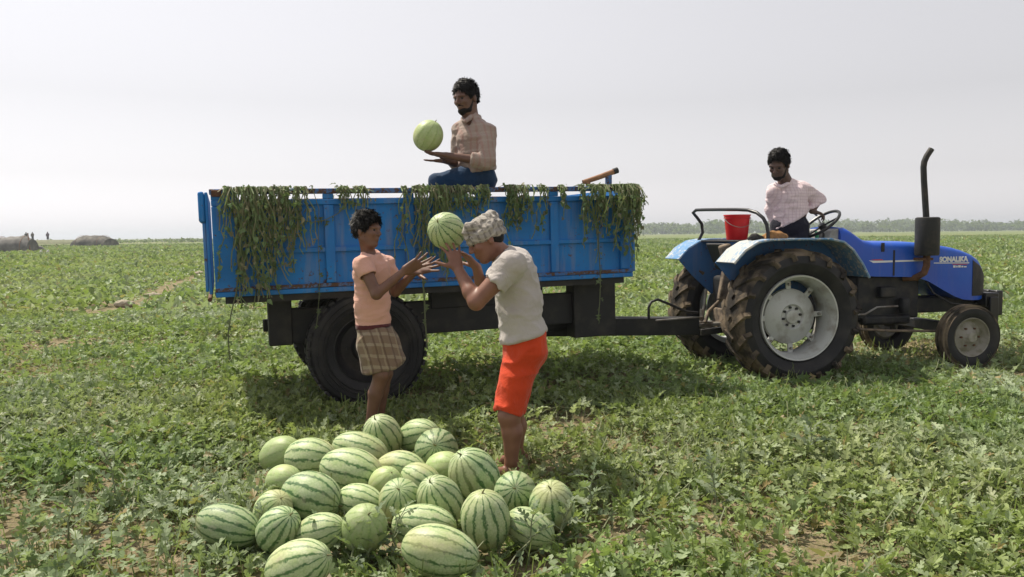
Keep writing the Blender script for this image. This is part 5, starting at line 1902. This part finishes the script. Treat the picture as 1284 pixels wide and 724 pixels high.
# ---------------------------------------------------------------- man sitting on the load
def build_sitter():
    Y0 = 6.78
    j = lambda px, py, dy=0.0: P(px, py, Y0 + dy)
    base = j(598, 232)
    E = empty('person', base)
    tag(E, 'bearded man in a beige shirt sitting on top of the trailer load', 'person')
    f = Vector((-.72, -.66, 0)).normalized(); l = UP.cross(f)          # l: his left, towards image right
    B = Body(.0066)
    s = 1.12
    hc = j(584, 123.5)
    q, A = head(B, hc, Vector((-.60, -.78, -.22)), Vector((-.05, 0, 1)), s, j(591, 154, .03), (.058, .064))
    chest, waist, hip = j(594, 176, .03), j(597, 200, .04), j(601, 221, .04)
    B.cone(chest, waist, .10, .095, .05, wide=l, s=1.5).cone(waist, hip, .10, .115, .05, wide=l, s=1.3)
    sh_l, sh_r = j(611, 165.5, -.10), j(577, 164, .12)
    B.cone(sh_l, sh_r, .055, .055, .05)
    el_l, wr_l = j(611, 203, -.20), j(561, 195.5, -.22)
    B.chain([sh_l, el_l], [.06, .045], .03).chain([el_l, wr_l], [.044, .029], .015)
    hand(B, wr_l, j(524, 190.5, -.19) - wr_l, Vector((.05, .15, 1)), 1, (.03, .12, .18), .26, 1.12, (.25, 1.0))
    el_r, wr_r = j(572, 203, .05), j(561, 202, -.08)
    el_r = j(574, 205, .16)
    B.chain([sh_r, el_r], [.06, .045], .03).chain([el_r, wr_r], [.044, .029], .015)
    hand(B, wr_r, Vector((-.95, -.10, .02)), Vector((.0, -.1, 1)), -1, (.0, .05, .1), .2, 1.1, (.2, 1.0))
    for (kx, ky, kd, sx, sd) in ((549, 229, -.03, 549, .06), (562, 231, .22, 556, .26)):
        kn = j(kx, ky, kd)
        an = j(sx, 262, kd + sd - .0)
        an.z = kn.z - .42
        B.chain([hip + Vector((-.02, kd * .5, 0)), kn], [.10, .062], .03).cone(kn, an, .058, .036, .02)
        foot(B, an + Vector((0, 0, 0)), Vector((-.9, .1, 0)), 1.05, an.z - .09)
    B.build('body', M_SKIN_SIT, E)
    eyes(q, E, s)
    hair_cap(q, A, s, E, M_HAIR, front=.074, low=-.036, lift=.008, seed=14, amp=.010, top=.004)
    D = Body(.005)
    D.ell(q(.046, 0, -.086), A, (.048 * s, .045 * s, .037 * s), .02)
    for e in (-1, 1):
        D.cone(q(.0, e * .056, -.03), q(.03, e * .043, -.085), .011 * s, .019 * s, .02)
        D.cone(q(.090, 0, -.044), q(.078, e * .028, -.052), .0075 * s, .006 * s, .006)
    D.ell(q(.094, 0, -.061), A, (.02 * s, .02 * s, .010 * s), .006, sub=True)
    D.build('beard', M_HAIR, E, lambda v: .005 * (fbm(v * 60, 3, 2) - .5), 1)
    S = Body(.0075)
    S.cone(chest, waist, .125, .118, .06, wide=l, s=1.45).cone(waist, j(600, 216, .04), .118, .132, .06, wide=l, s=1.28, cap=True)
    nk = j(592, 152, .03)
    S.cone(nk, sh_l, .055, .062, .05).cone(nk, sh_r, .055, .062, .05)
    S.cone(nk, chest, .062, .11, .05)
    S.cone(sh_l, el_l, .070, .062, .03).cone(el_l, el_l + (wr_l - el_l) * .40, .062, .056, .03, cap=True)
    S.cone(sh_r, el_r, .068, .060, .03).cone(el_r, el_r + (wr_r - el_r) * .35, .062, .056, .03, cap=True)
    S.ell(j(586, 150, -.06), (f, l, UP), (.05, .045, .06), .012, sub=True)
    S.build('shirt', M_SHIRT_SIT, E, folds(.017, (10, 10, 16), 61))
    C = Body(.006)
    C.cone(j(584, 152, -.10), j(591, 147, -.03), .018, .022, .01).cone(j(591, 147, -.03), j(597, 150, .02), .022, .020, .01).cone(j(581, 152, -.08), j(580, 149, .02), .016, .018, .01)
    C.build('collar', M_SHIRT_SIT, E)
    J = Body(.0075)
    J.cone(j(600, 214, .04), j(602, 226, .04), .118, .128, .04, wide=l, s=1.25)
    for (kx, ky, kd, sx, sd) in ((549, 229, -.03, 549, .06), (562, 231, .22, 556, .26)):
        kn = j(kx, ky, kd); an = j(sx, 262, kd + sd); an.z = kn.z - .42
        J.cone(hip + Vector((-.02, kd * .5, -.01)), kn, .118, .075, .03).cone(kn, kn + (an - kn) * .85, .074, .062, .03, cap=True)
    J.build('jeans', M_JEANS, E, folds(.012, (13, 13, 13), 71))
build_sitter()

# ---------------------------------------------------------------- driver standing on the tractor
def build_driver():
    Y0 = 8.02
    j = lambda px, py, dy=0.0: P(px, py, Y0 + dy)
    fx = j(990, 292, .02)
    base = fx.copy(); base.z = .53
    E = empty('person', base)
    tag(E, 'driver in a pale pink checked shirt standing on the tractor by the steering wheel', 'person')
    f = Vector((-.42, -.90, 0)).normalized(); l = UP.cross(f)          # his left: image right
    s = 1.16
    B = Body(.007)
    hc = j(976.5, 207, -.10)
    q, A = head(B, hc, Vector((-.55, -.70, -.44)), Vector((-.16, -.30, .95)), s, j(986, 231, .0), (.052, .062))
    chest, waist, hip = j(990, 245, .02), j(991, 265, .04), j(990, 284, .05)
    B.cone(chest, waist, .10, .098, .05, wide=l, s=1.55).cone(waist, hip, .10, .112, .05, wide=l, s=1.35)
    sh_l, sh_r = j(1008, 238, .02), j(971, 241, .04)
    B.cone(sh_l, sh_r, .058, .058, .05)
    el_l = j(1026, 251, .08); wr_l = j(1018, 265, .02)
    B.chain([sh_l, el_l], [.06, .046], .03).chain([el_l, wr_l], [.045, .030], .015)
    hand(B, wr_l, j(1036, 270, .02) - wr_l, Vector((.1, .1, -1)), 1, (.5, .7, .6), .1, 1.1)
    el_r, wr_r = j(968, 263, .14), j(974, 286, .12)
    B.chain([sh_r, el_r], [.06, .046], .03).chain([el_r, wr_r], [.045, .030], .015)
    hand(B, wr_r, Vector((.15, -.1, -1)), Vector((.5, -.6, 0)), 1, (.3, .4, .3), .1, 1.1)
    for sd in (-1, 1):
        kn = hip + l * (sd * .11) + Vector((0, -.03, -.42)); an = Vector((hip.x + l.x * sd * .12, hip.y + l.y * sd * .12, base.z + .09))
        B.chain([hip + l * sd * .08, kn], [.095, .06], .03).cone(kn, an, .058, .036, .02)
        foot(B, an, f, 1.05, base.z)
    B.build('body', M_SKIN_DRV, E)
    eyes(q, E, s)
    hair_cap(q, A, s, E, M_HAIR, front=.074, low=-.030, lift=.008, seed=24, amp=.010, top=.003)
    D = Body(.0055)
    D.ell(q(.046, 0, -.088), A, (.046 * s, .042 * s, .034 * s), .02)
    for e in (-1, 1):
        D.cone(q(.0, e * .054, -.03), q(.035, e * .042, -.085), .012 * s, .018 * s, .02)
    D.ell(q(.096, 0, -.060), A, (.022 * s, .022 * s, .012 * s), .006, sub=True)
    D.build('beard', M_HAIR, E, lambda v: .005 * (fbm(v * 60, 3, 2) - .5), 1)
    S = Body(.0075)
    S.cone(chest, waist, .118, .114, .06, wide=l, s=1.42).cone(waist, j(990, 288, .04), .114, .126, .06, wide=l, s=1.28, cap=True)
    nk = j(987, 232, .01)
    S.cone(nk, sh_l, .056, .064, .05).cone(nk, sh_r, .056, .064, .05)
    S.cone(nk, chest, .064, .11, .05)
    S.cone(sh_l, el_l, .078, .064, .03).cone(el_l, wr_l, .062, .048, .03, cap=True)
    S.cone(sh_r, el_r, .076, .062, .03).cone(el_r, wr_r, .060, .046, .03, cap=True)
    S.ell(j(980, 229, -.10), (f, l, UP), (.05, .045, .05), .012, sub=True)
    S.plane(j(985, 281, .04), Vector((.55, 0, -1)))
    S.build('shirt', M_SHIRT_DRV, E, folds(.017, (9, 9, 15), 81))
    C = Body(.006)
    C.cone(j(972, 231, -.06), j(978, 234, -.13), .018, .016, .01).cone(j(980, 234, -.13), j(991, 229, -.04), .017, .020, .01)
    C.build('collar', M_SHIRT_DRV, E)
    J = Body(.0085)
    J.cone(j(990, 274, .05), hip, .112, .122, .04, wide=l, s=1.32)
    for sd in (-1, 1):
        kn = hip + l * (sd * .11) + Vector((0, -.03, -.42)); an = Vector((hip.x + l.x * sd * .12, hip.y + l.y * sd * .12, base.z + .10))
        J.cone(hip + l * sd * .075, kn, .112, .078, .03).cone(kn, an, .078, .066, .03, cap=True)
    J.build('trousers', M_NAVY, E, folds(.012, (13, 13, 11), 91))
build_driver()

# ================================================================ shelters and people far off on the river bank
M_TARP = simple('grey_tarpaulin', (.10, .095, .09), .8, 0, (.20, .19, .175), 1.5, .4, .7, bump=.3, bscale=6)
M_DARK_OPEN_WRAP = simple('dark_opening_and_wrap', (.03, .033, .045), .7, 0, (.07, .07, .075), 1.2, bump=.3, bscale=6)  # dark colour for the shade in shelter openings, also for the far figures' wraps
M_THATCH = simple('dry_thatch', (.06, .057, .05), .95, 0, (.20, .185, .155), .9, bump=.6, bscale=12)
M_SACK = simple('white_plastic_sack', (.62, .61, .58), .7, 0, (.48, .47, .44), 2)

def shelter(name, label, pos, rz, length, half, height, mat, dark_end, sag=.12, seed=1, poles=True):
    E = empty(name, pos, rz)
    tag(E, label, 'shelter')
    rng = np.random.default_rng(seed)
    rings = []
    m = 13
    for i in range(9):
        x = -length / 2 + length * i / 8
        hh = height * (1 - sag * math.sin(math.pi * i / 8) - (.30 if i in (0, 8) else .08 if i in (1, 7) else 0) + rng.uniform(-.07, .07))
        row = []
        for k in range(m):
            t = math.pi * k / (m - 1)
            row.append(V(x, math.cos(t) * half * (1 + rng.uniform(-.06, .06)), max(0, math.sin(t)) ** .75 * hh))
        rings.append(row)
    MB().loft(rings, cap=False, closed=False).build('cover', mat, E)
    for i, x in ((0, -length / 2 + .06), (1, length / 2 - .06)):
        pts = [V(x, math.cos(math.pi * k / (m - 1)) * half * .96, max(0, math.sin(math.pi * k / (m - 1))) ** .75 * height * .80) for k in range(m)]
        MB().add(pts + [p + V(.03, 0, 0) for p in pts], [tuple(range(m)), tuple(range(2 * m - 1, m - 1, -1))] + [(k, k + 1, m + k + 1, m + k) for k in range(m - 1)]).build('flap_or_dark_opening', M_DARK_OPEN_WRAP if i == dark_end else mat, E)  # the dark end is a sheet coloured as the shade inside an open end
    for x in (-length * .36, length * .3):
        pts = [V(x, math.cos(t) * half * 1.03, max(0, math.sin(t)) ** .75 * height * (1.02 - sag * .8)) for t in np.linspace(0, math.pi, 13)]
        MB().tube(pts, .022, 5).build('bamboo_hoop', M_WOOD, E)
    if poles:
        MB().tube([V(length / 2 + .1, -half * .6, 0), V(length / 2 - .3, -half * .2, height * 1.15)], .05, 6).build('leaning_pole', M_WOOD, E)
    return E
s1 = gp(10, 318); shelter('shelter', 'grey tarpaulin shelter cut by the picture edge with a dark open end', s1 + V(-.2, 1.6, 0), R(8), 3.3, 1.5, 1.75, M_TARP, 0, .05, 3)
s2 = gp(111, 310.5); shelter('shelter', 'low domed thatched hut standing alone on the field edge', s2 + V(0, 2, 0), R(-6), 5.6, 2.2, 1.72, M_THATCH, 0, -.12, 5, False)
# low earth bank between them
def bank():
    c = P(59, 300, 148)
    rings = []
    rng = np.random.default_rng(3)
    for i in range(15):
        x = -3.7 + 7.4 * i / 14
        h = 1.30 * (1 - abs(i - 7) / 7.2) ** .25 + rng.uniform(-.04, .04)
        rings.append([V(c.x + x, c.y - math.cos(t) * 20.0, max(0, math.sin(t)) ** .5 * h - .02) for t in np.linspace(0, math.pi, 9)])
    o = MB().loft(rings, cap=False, closed=False).build('earth_bank', simple('grassy_earth', (.10, .12, .05), .95, 0, (.17, .16, .09), 1.5, bump=.6, bscale=5), None)
    tag(o, 'low grassy earth bank between the two far shelters', 'bank', kind='structure')
bank()
for (px, w, label) in ((48, .9, 'low grey plastic sheet lying beside the far tarpaulin shelter'),):
    p = gp(px, 316)
    Bq = Body(.06)
    Bq.cone(p + V(-.9, 0, .15), p + V(.2, 0, .35), .22, .32, .15).cone(p + V(.2, 0, .3), p + V(.9, 0, .08), .3, .14, .15)
    e = empty('plastic_sheet', p); tag(e, label, 'sheet'); Bq.build('sheet_heap', M_TARP, e, lambda v: .08 * (fbm(v * 3, 2, 2) - .5))
for (px, label) in ((51.5, 'white sack on the field edge, the one closer to the tarpaulin shelter'), (60, 'white sack on the field edge, the one closer to the domed hut')):
    p = gp(px, 320)
    Bq = Body(.03)
    Bq.cone(p + V(0, 0, .1), p + V(.02, 0, .30), .14, .11, .08).cone(p + V(.02, 0, .3), p + V(.05, 0, .44), .10, .05, .05)
    e = empty('sack', p); tag(e, label, 'sack', 'white sacks by the shelters'); Bq.build('sack_body', M_SACK, e, lambda v: .03 * (fbm(v * 8, 2, 2) - .5))

M_FAR_SHIRT = [cloth('far_shirt_grey', (.10, .10, .10)), cloth('far_shirt_brown', (.12, .10, .08)), cloth('far_shirt_violet', (.16, .13, .17))]
def far_person(px, label, i):
    Y = 152.0
    p = gp(px, 301.5); p = V((px - 642) / 1000 * Y * 1.0, Y, tz((px - 642) / 1000 * Y, Y))
    p = Vector((P(px, 300, Y).x, Y, 1.12))
    E = empty('person', p); tag(E, label, 'person', 'people standing far off on the bank')
    B = Body(.035)
    B.ell(p + V(0, 0, 1.55), ((1, 0, 0), (0, 1, 0), (0, 0, 1)), (.10, .11, .13), .03)
    B.cone(p + V(0, 0, 1.45), p + V(0, 0, 1.3), .06, .08, .04)
    B.cone(p + V(0, 0, 1.25), p + V(0, 0, .85), .14, .13, .05, wide=(1, 0, 0), s=1.3)
    for s in (-1, 1):
        B.cone(p + V(s * .2, 0, 1.3), p + V(s * .27, -.05, 1.02), .06, .05, .04).cone(p + V(s * .27, -.05, 1.02), p + V(s * .22, -.15, .80), .05, .04, .03)
        B.cone(p + V(s * .09, 0, .85), p + V(s * .10, .02 * s, .45), .10, .075, .05).cone(p + V(s * .10, .02 * s, .45), p + V(s * .11, 0, .06), .07, .05, .03)
        B.cone(p + V(s * .11, .05, .04), p + V(s * .12, -.14, .04), .05, .05, .03)
    B.build('body', M_SKIN_DRV, E)
    S = Body(.035)
    S.cone(p + V(0, 0, 1.28), p + V(0, 0, .72), .17, .17, .05, wide=(1, 0, 0), s=1.32, cap=True)
    for s in (-1, 1):
        S.cone(p + V(s * .2, 0, 1.3), p + V(s * .26, -.04, 1.06), .085, .08, .04)
    S.build('shirt', M_FAR_SHIRT[i], E)
    W = Body(.035)
    W.cone(p + V(0, 0, .82), p + V(0, 0, .25), .17, .19, .05, wide=(1, 0, 0), s=1.15, cap=True)
    W.build('wrap', M_DARK_OPEN_WRAP, E)
far_person(33, 'far figure standing just behind the tarpaulin shelter', 0)
far_person(41, 'middle one of the three far figures, in dull brown', 1)
far_person(60, 'far figure standing apart, closest to the domed hut', 2)

# ================================================================ rolled sack on the near fender
rs = empty('rolled_sack', P(968, 300, 7.36))
tag(rs, 'brown rolled jute sack lying on the fender beside the hoop', 'sack')
Bq = Body(.006)
Bq.chain([P(958, 297, 7.38), P(968, 295, 7.36), P(976, 295.5, 7.36), P(985, 296.5, 7.37)], [.020, .034, .036, .022], .02)
Bq.chain([P(962, 299, 7.34), P(980, 299, 7.34)], [.018, .018], .02)
Bq.build('roll', simple('jute', (.33, .17, .06), .9, 0, (.20, .10, .04), 20, bump=.5), rs, folds(.010, (14, 40, 40), 3))
rg = empty('dark_rag', P(947, 300, 7.36))
tag(rg, 'dark crumpled rag on the fender beside the rolled sack', 'rag')
Bq = Body(.006)
Bq.chain([P(939, 299, 7.36), P(946, 297, 7.36), P(955, 298.5, 7.37)], [.014, .026, .016], .02)
Bq.build('cloth_heap', simple('oily_cloth', (.03, .028, .026), .9, bump=.4), rg, folds(.012, (30, 30, 30), 5))

# ================================================================ single plants in front, each leaf its own
def tint_leaf(tpl, col, name):
    v, f = tpl
    me = bpy.data.meshes.new(name)
    me.from_pydata(v.tolist(), [], f.tolist())
    me.polygons.foreach_set('use_smooth', [True] * len(f))
    ca = me.color_attributes.new('tint', 'FLOAT_COLOR', 'POINT')
    ca.data.foreach_set('color', np.tile(np.array([*col, 1.0], dtype=np.float32), (len(v), 1)).ravel())
    me.materials.append(M_LEAF)
    return me
LEAF_GREY = [tint_leaf(t, (.20, .25, .15), 'leaf') for t in T3] + [tint_leaf(t, (.15, .21, .12), 'leaf') for t in T3]
M_STEM = simple('hairy_stem', (.19, .22, .12), .7)
def shoot(px, py, label, h=.28, n=9, size=.085, seed=0, lean=(0, 0)):
    rng = np.random.default_rng(seed)
    b = gp(px, py); b.z = tz(b.x, b.y)
    E = empty('watermelon_shoot', b); tag(E, label, 'plant', 'young shoots around the melon pile')
    pts = [V(0, 0, -.01)]
    d = V(lean[0], lean[1], 1)
    for k in range(1, 7):
        t = k / 6
        pts.append(V(lean[0] * h * t * t + rng.normal(0, .006), lean[1] * h * t * t + rng.normal(0, .006), h * t * (1 - .15 * t * abs(lean[0]))))
    MB().tube(pts, [.005, .005, .0045, .004, .0035, .003, .002], 6).build('stem', M_STEM, E)
    for k in range(n):
        t = .18 + .82 * (k + rng.uniform(-.3, .3)) / max(1, n - 1)
        t = min(1.0, max(.1, t))
        i = min(5, int(t * 6)); p = pts[i].lerp(pts[i + 1], t * 6 - i)
        yaw = k * 2.4 + rng.uniform(-.5, .5)
        el = .2 + .9 * t + rng.normal(0, .2)
        s = size * (1.15 - .45 * t) * rng.uniform(.8, 1.2)
        y = V(math.cos(yaw) * math.cos(el), math.sin(yaw) * math.cos(el), math.sin(el))
        pe = p + y * (.05 * (1 - .6 * t))
        leaf = bpy.data.objects.new('leaf', LEAF_GREY[rng.integers(len(LEAF_GREY))])
        COL.objects.link(leaf); leaf.parent = E
        x = V(math.sin(yaw), -math.cos(yaw), 0)
        z = x.cross(y)
        Mx = Matrix((x, y, z)).transposed().to_4x4()
        leaf.matrix_local = Matrix.Translation(pe) @ Mx @ Matrix.Rotation(rng.normal(0, .4), 4, 'Y') @ Matrix.Scale(s, 4)
        MB().tube([p, pe + y * (.01)], [.0025, .002], 5).build('leaf_stalk', M_STEM, E)
shoot(440, 716, 'upright grey green shoot in front of the dull pale melon, next to the nearest melon', .18, 11, .085, 1, (.1, .1))
shoot(462, 712, 'tall grey green shoot between the dull pale melon and the longest melon', .21, 12, .080, 2, (.15, 0))
shoot(420, 706, 'low grey green shoot leaning over the nearest melon', .17, 9, .075, 3, (-.5, .1))
shoot(492, 705, 'slender shoot beside the large light green melon', .20, 9, .065, 4, (.2, .3))
shoot(628, 704, 'leafy shoot below the egg shaped pale melon', .19, 11, .080, 5, (-.2, 0))
shoot(662, 706, 'leafy shoot below the half sunk oval melon', .21, 12, .080, 6, (.1, .1))
shoot(700, 690, 'leafy shoot below the round melon at the outer end', .20, 11, .080, 7, (.3, .1))
shoot(318, 690, 'grey shoot between the melon lying apart and the tilted striped one', .17, 9, .07, 8, (.2, .1))
shoot(262, 690, 'grey shoot in front of the melon lying apart', .16, 9, .07, 9, (-.2, .1))
shoot(148, 640, 'tall pale shoot standing out of the vines left of the pile', .34, 13, .085, 10, (-.2, 0))
shoot(84, 690, 'pale branching shoot nearest to the lower corner left of the pile', .28, 12, .085, 11, (.2, 0))
shoot(738, 655, 'pale feathery shoot just beyond the outer end of the pile', .24, 12, .085, 12, (.1, 0))
shoot(1012, 590, 'pale tall shoot in front of the rear tractor wheel', .30, 13, .09, 13, (.1, 0))
shoot(900, 640, 'pale shoot by the bare soil in front of the tractor', .26, 12, .09, 14, (-.2, 0))
def star_weed(px, py, label):
    b = gp(px, py); b.z = tz(b.x, b.y)
    E = empty('weed', b); tag(E, label, 'weed')
    MB().tube([V(0, 0, -.01), V(0, 0, .06)], .004, 6).build('stem', M_STEM, E)
    m = simple('fresh_green_leaf', (.22, .34, .06), .5, 0, (.28, .38, .09), 9)
    for k in range(8):
        a = k * 2 * math.pi / 8 + .2
        el = .42 + .15 * math.sin(k * 2)
        L = .13 + .02 * math.cos(k * 3)
        d = V(math.cos(a), math.sin(a), 0); s = V(-math.sin(a), math.cos(a), 0)
        vs, fs = [], []
        for i in range(7):
            t = i / 6
            c = d * (L * t) + V(0, 0, .05 + L * (math.sin(el) * t * 1.3 - .75 * t * t))
            w = .017 * math.sin(math.pi * (t * .85 + .08)) + .001
            vs += [c - s * w + V(0, 0, .004), c, c + s * w + V(0, 0, .004)]
        for i in range(6):
            for q in (0, 1):
                fs.append((i * 3 + q, i * 3 + q + 1, i * 3 + q + 4, i * 3 + q + 3))
        MB().add(vs, fs).build('leaf', m, E)
star_weed(736, 728, 'bright green star shaped weed at the lower edge below the pile')
star_weed(292, 690, 'small fresh green weed under the melon lying apart')

# clods on the bare track left of the trailer
M_CLOD = simple('dry_clod', (.40, .35, .27), .95, 0, (.28, .24, .18), 8, bump=.6, bscale=30)
for i, (px, py, r, label) in enumerate(((192, 374, .13, 'pale lump of dry soil in the middle of the bare track'), (207, 372, .09, 'smaller dry clod beside the pale lump on the track'), (156, 386, .14, 'flat dry clod at the end of the bare track away from the trailer'), (250, 346, .16, 'dry clod on the bare track closest to the trailer'))):
    p = gp(px, py); p.z = tz(p.x, p.y)
    e = empty('soil_clod', p); tag(e, label, 'clod', 'dry clods on the track')
    Bq = Body(.012)
    rng = np.random.default_rng(i)
    Bq.ell(p + V(0, 0, r * .35), ((1, .3, 0), (-.3, 1, 0), (0, 0, 1)), (r * 1.3, r * .8, r * .6), .03)
    Bq.ell(p + V(r * .7, .02, r * .25), ((1, 0, 0), (0, 1, 0), (0, 0, 1)), (r * .7, r * .6, r * .45), .03)
    Bq.build('clod', M_CLOD, e, lambda v: r * .35 * (fbm(v * 14, 4, 3) - .5))

# ================================================================ haze
def haze():
    me = MB().b2((-2700, -70, -1.2), (2700, 3300, 18.0)).mesh('haze', 0)
    m = bpy.data.materials.new('thin_haze')
    m.use_nodes = True
    nt = m.node_tree
    for n in list(nt.nodes): nt.nodes.remove(n)
    out = nt.nodes.new('ShaderNodeOutputMaterial')
    pv = nt.nodes.new('ShaderNodeVolumePrincipled')
    pv.inputs['Color'].default_value = (.84, .91, 1.0, 1)
    pv.inputs['Density'].default_value = .0006
    pv.inputs['Anisotropy'].default_value = .3
    nt.links.new(pv.outputs[0], out.inputs['Volume'])
    me.materials.append(m)
    o = link('haze', me)
    tag(o, 'thin pale haze lying over the far field', 'haze', kind='stuff')
haze()
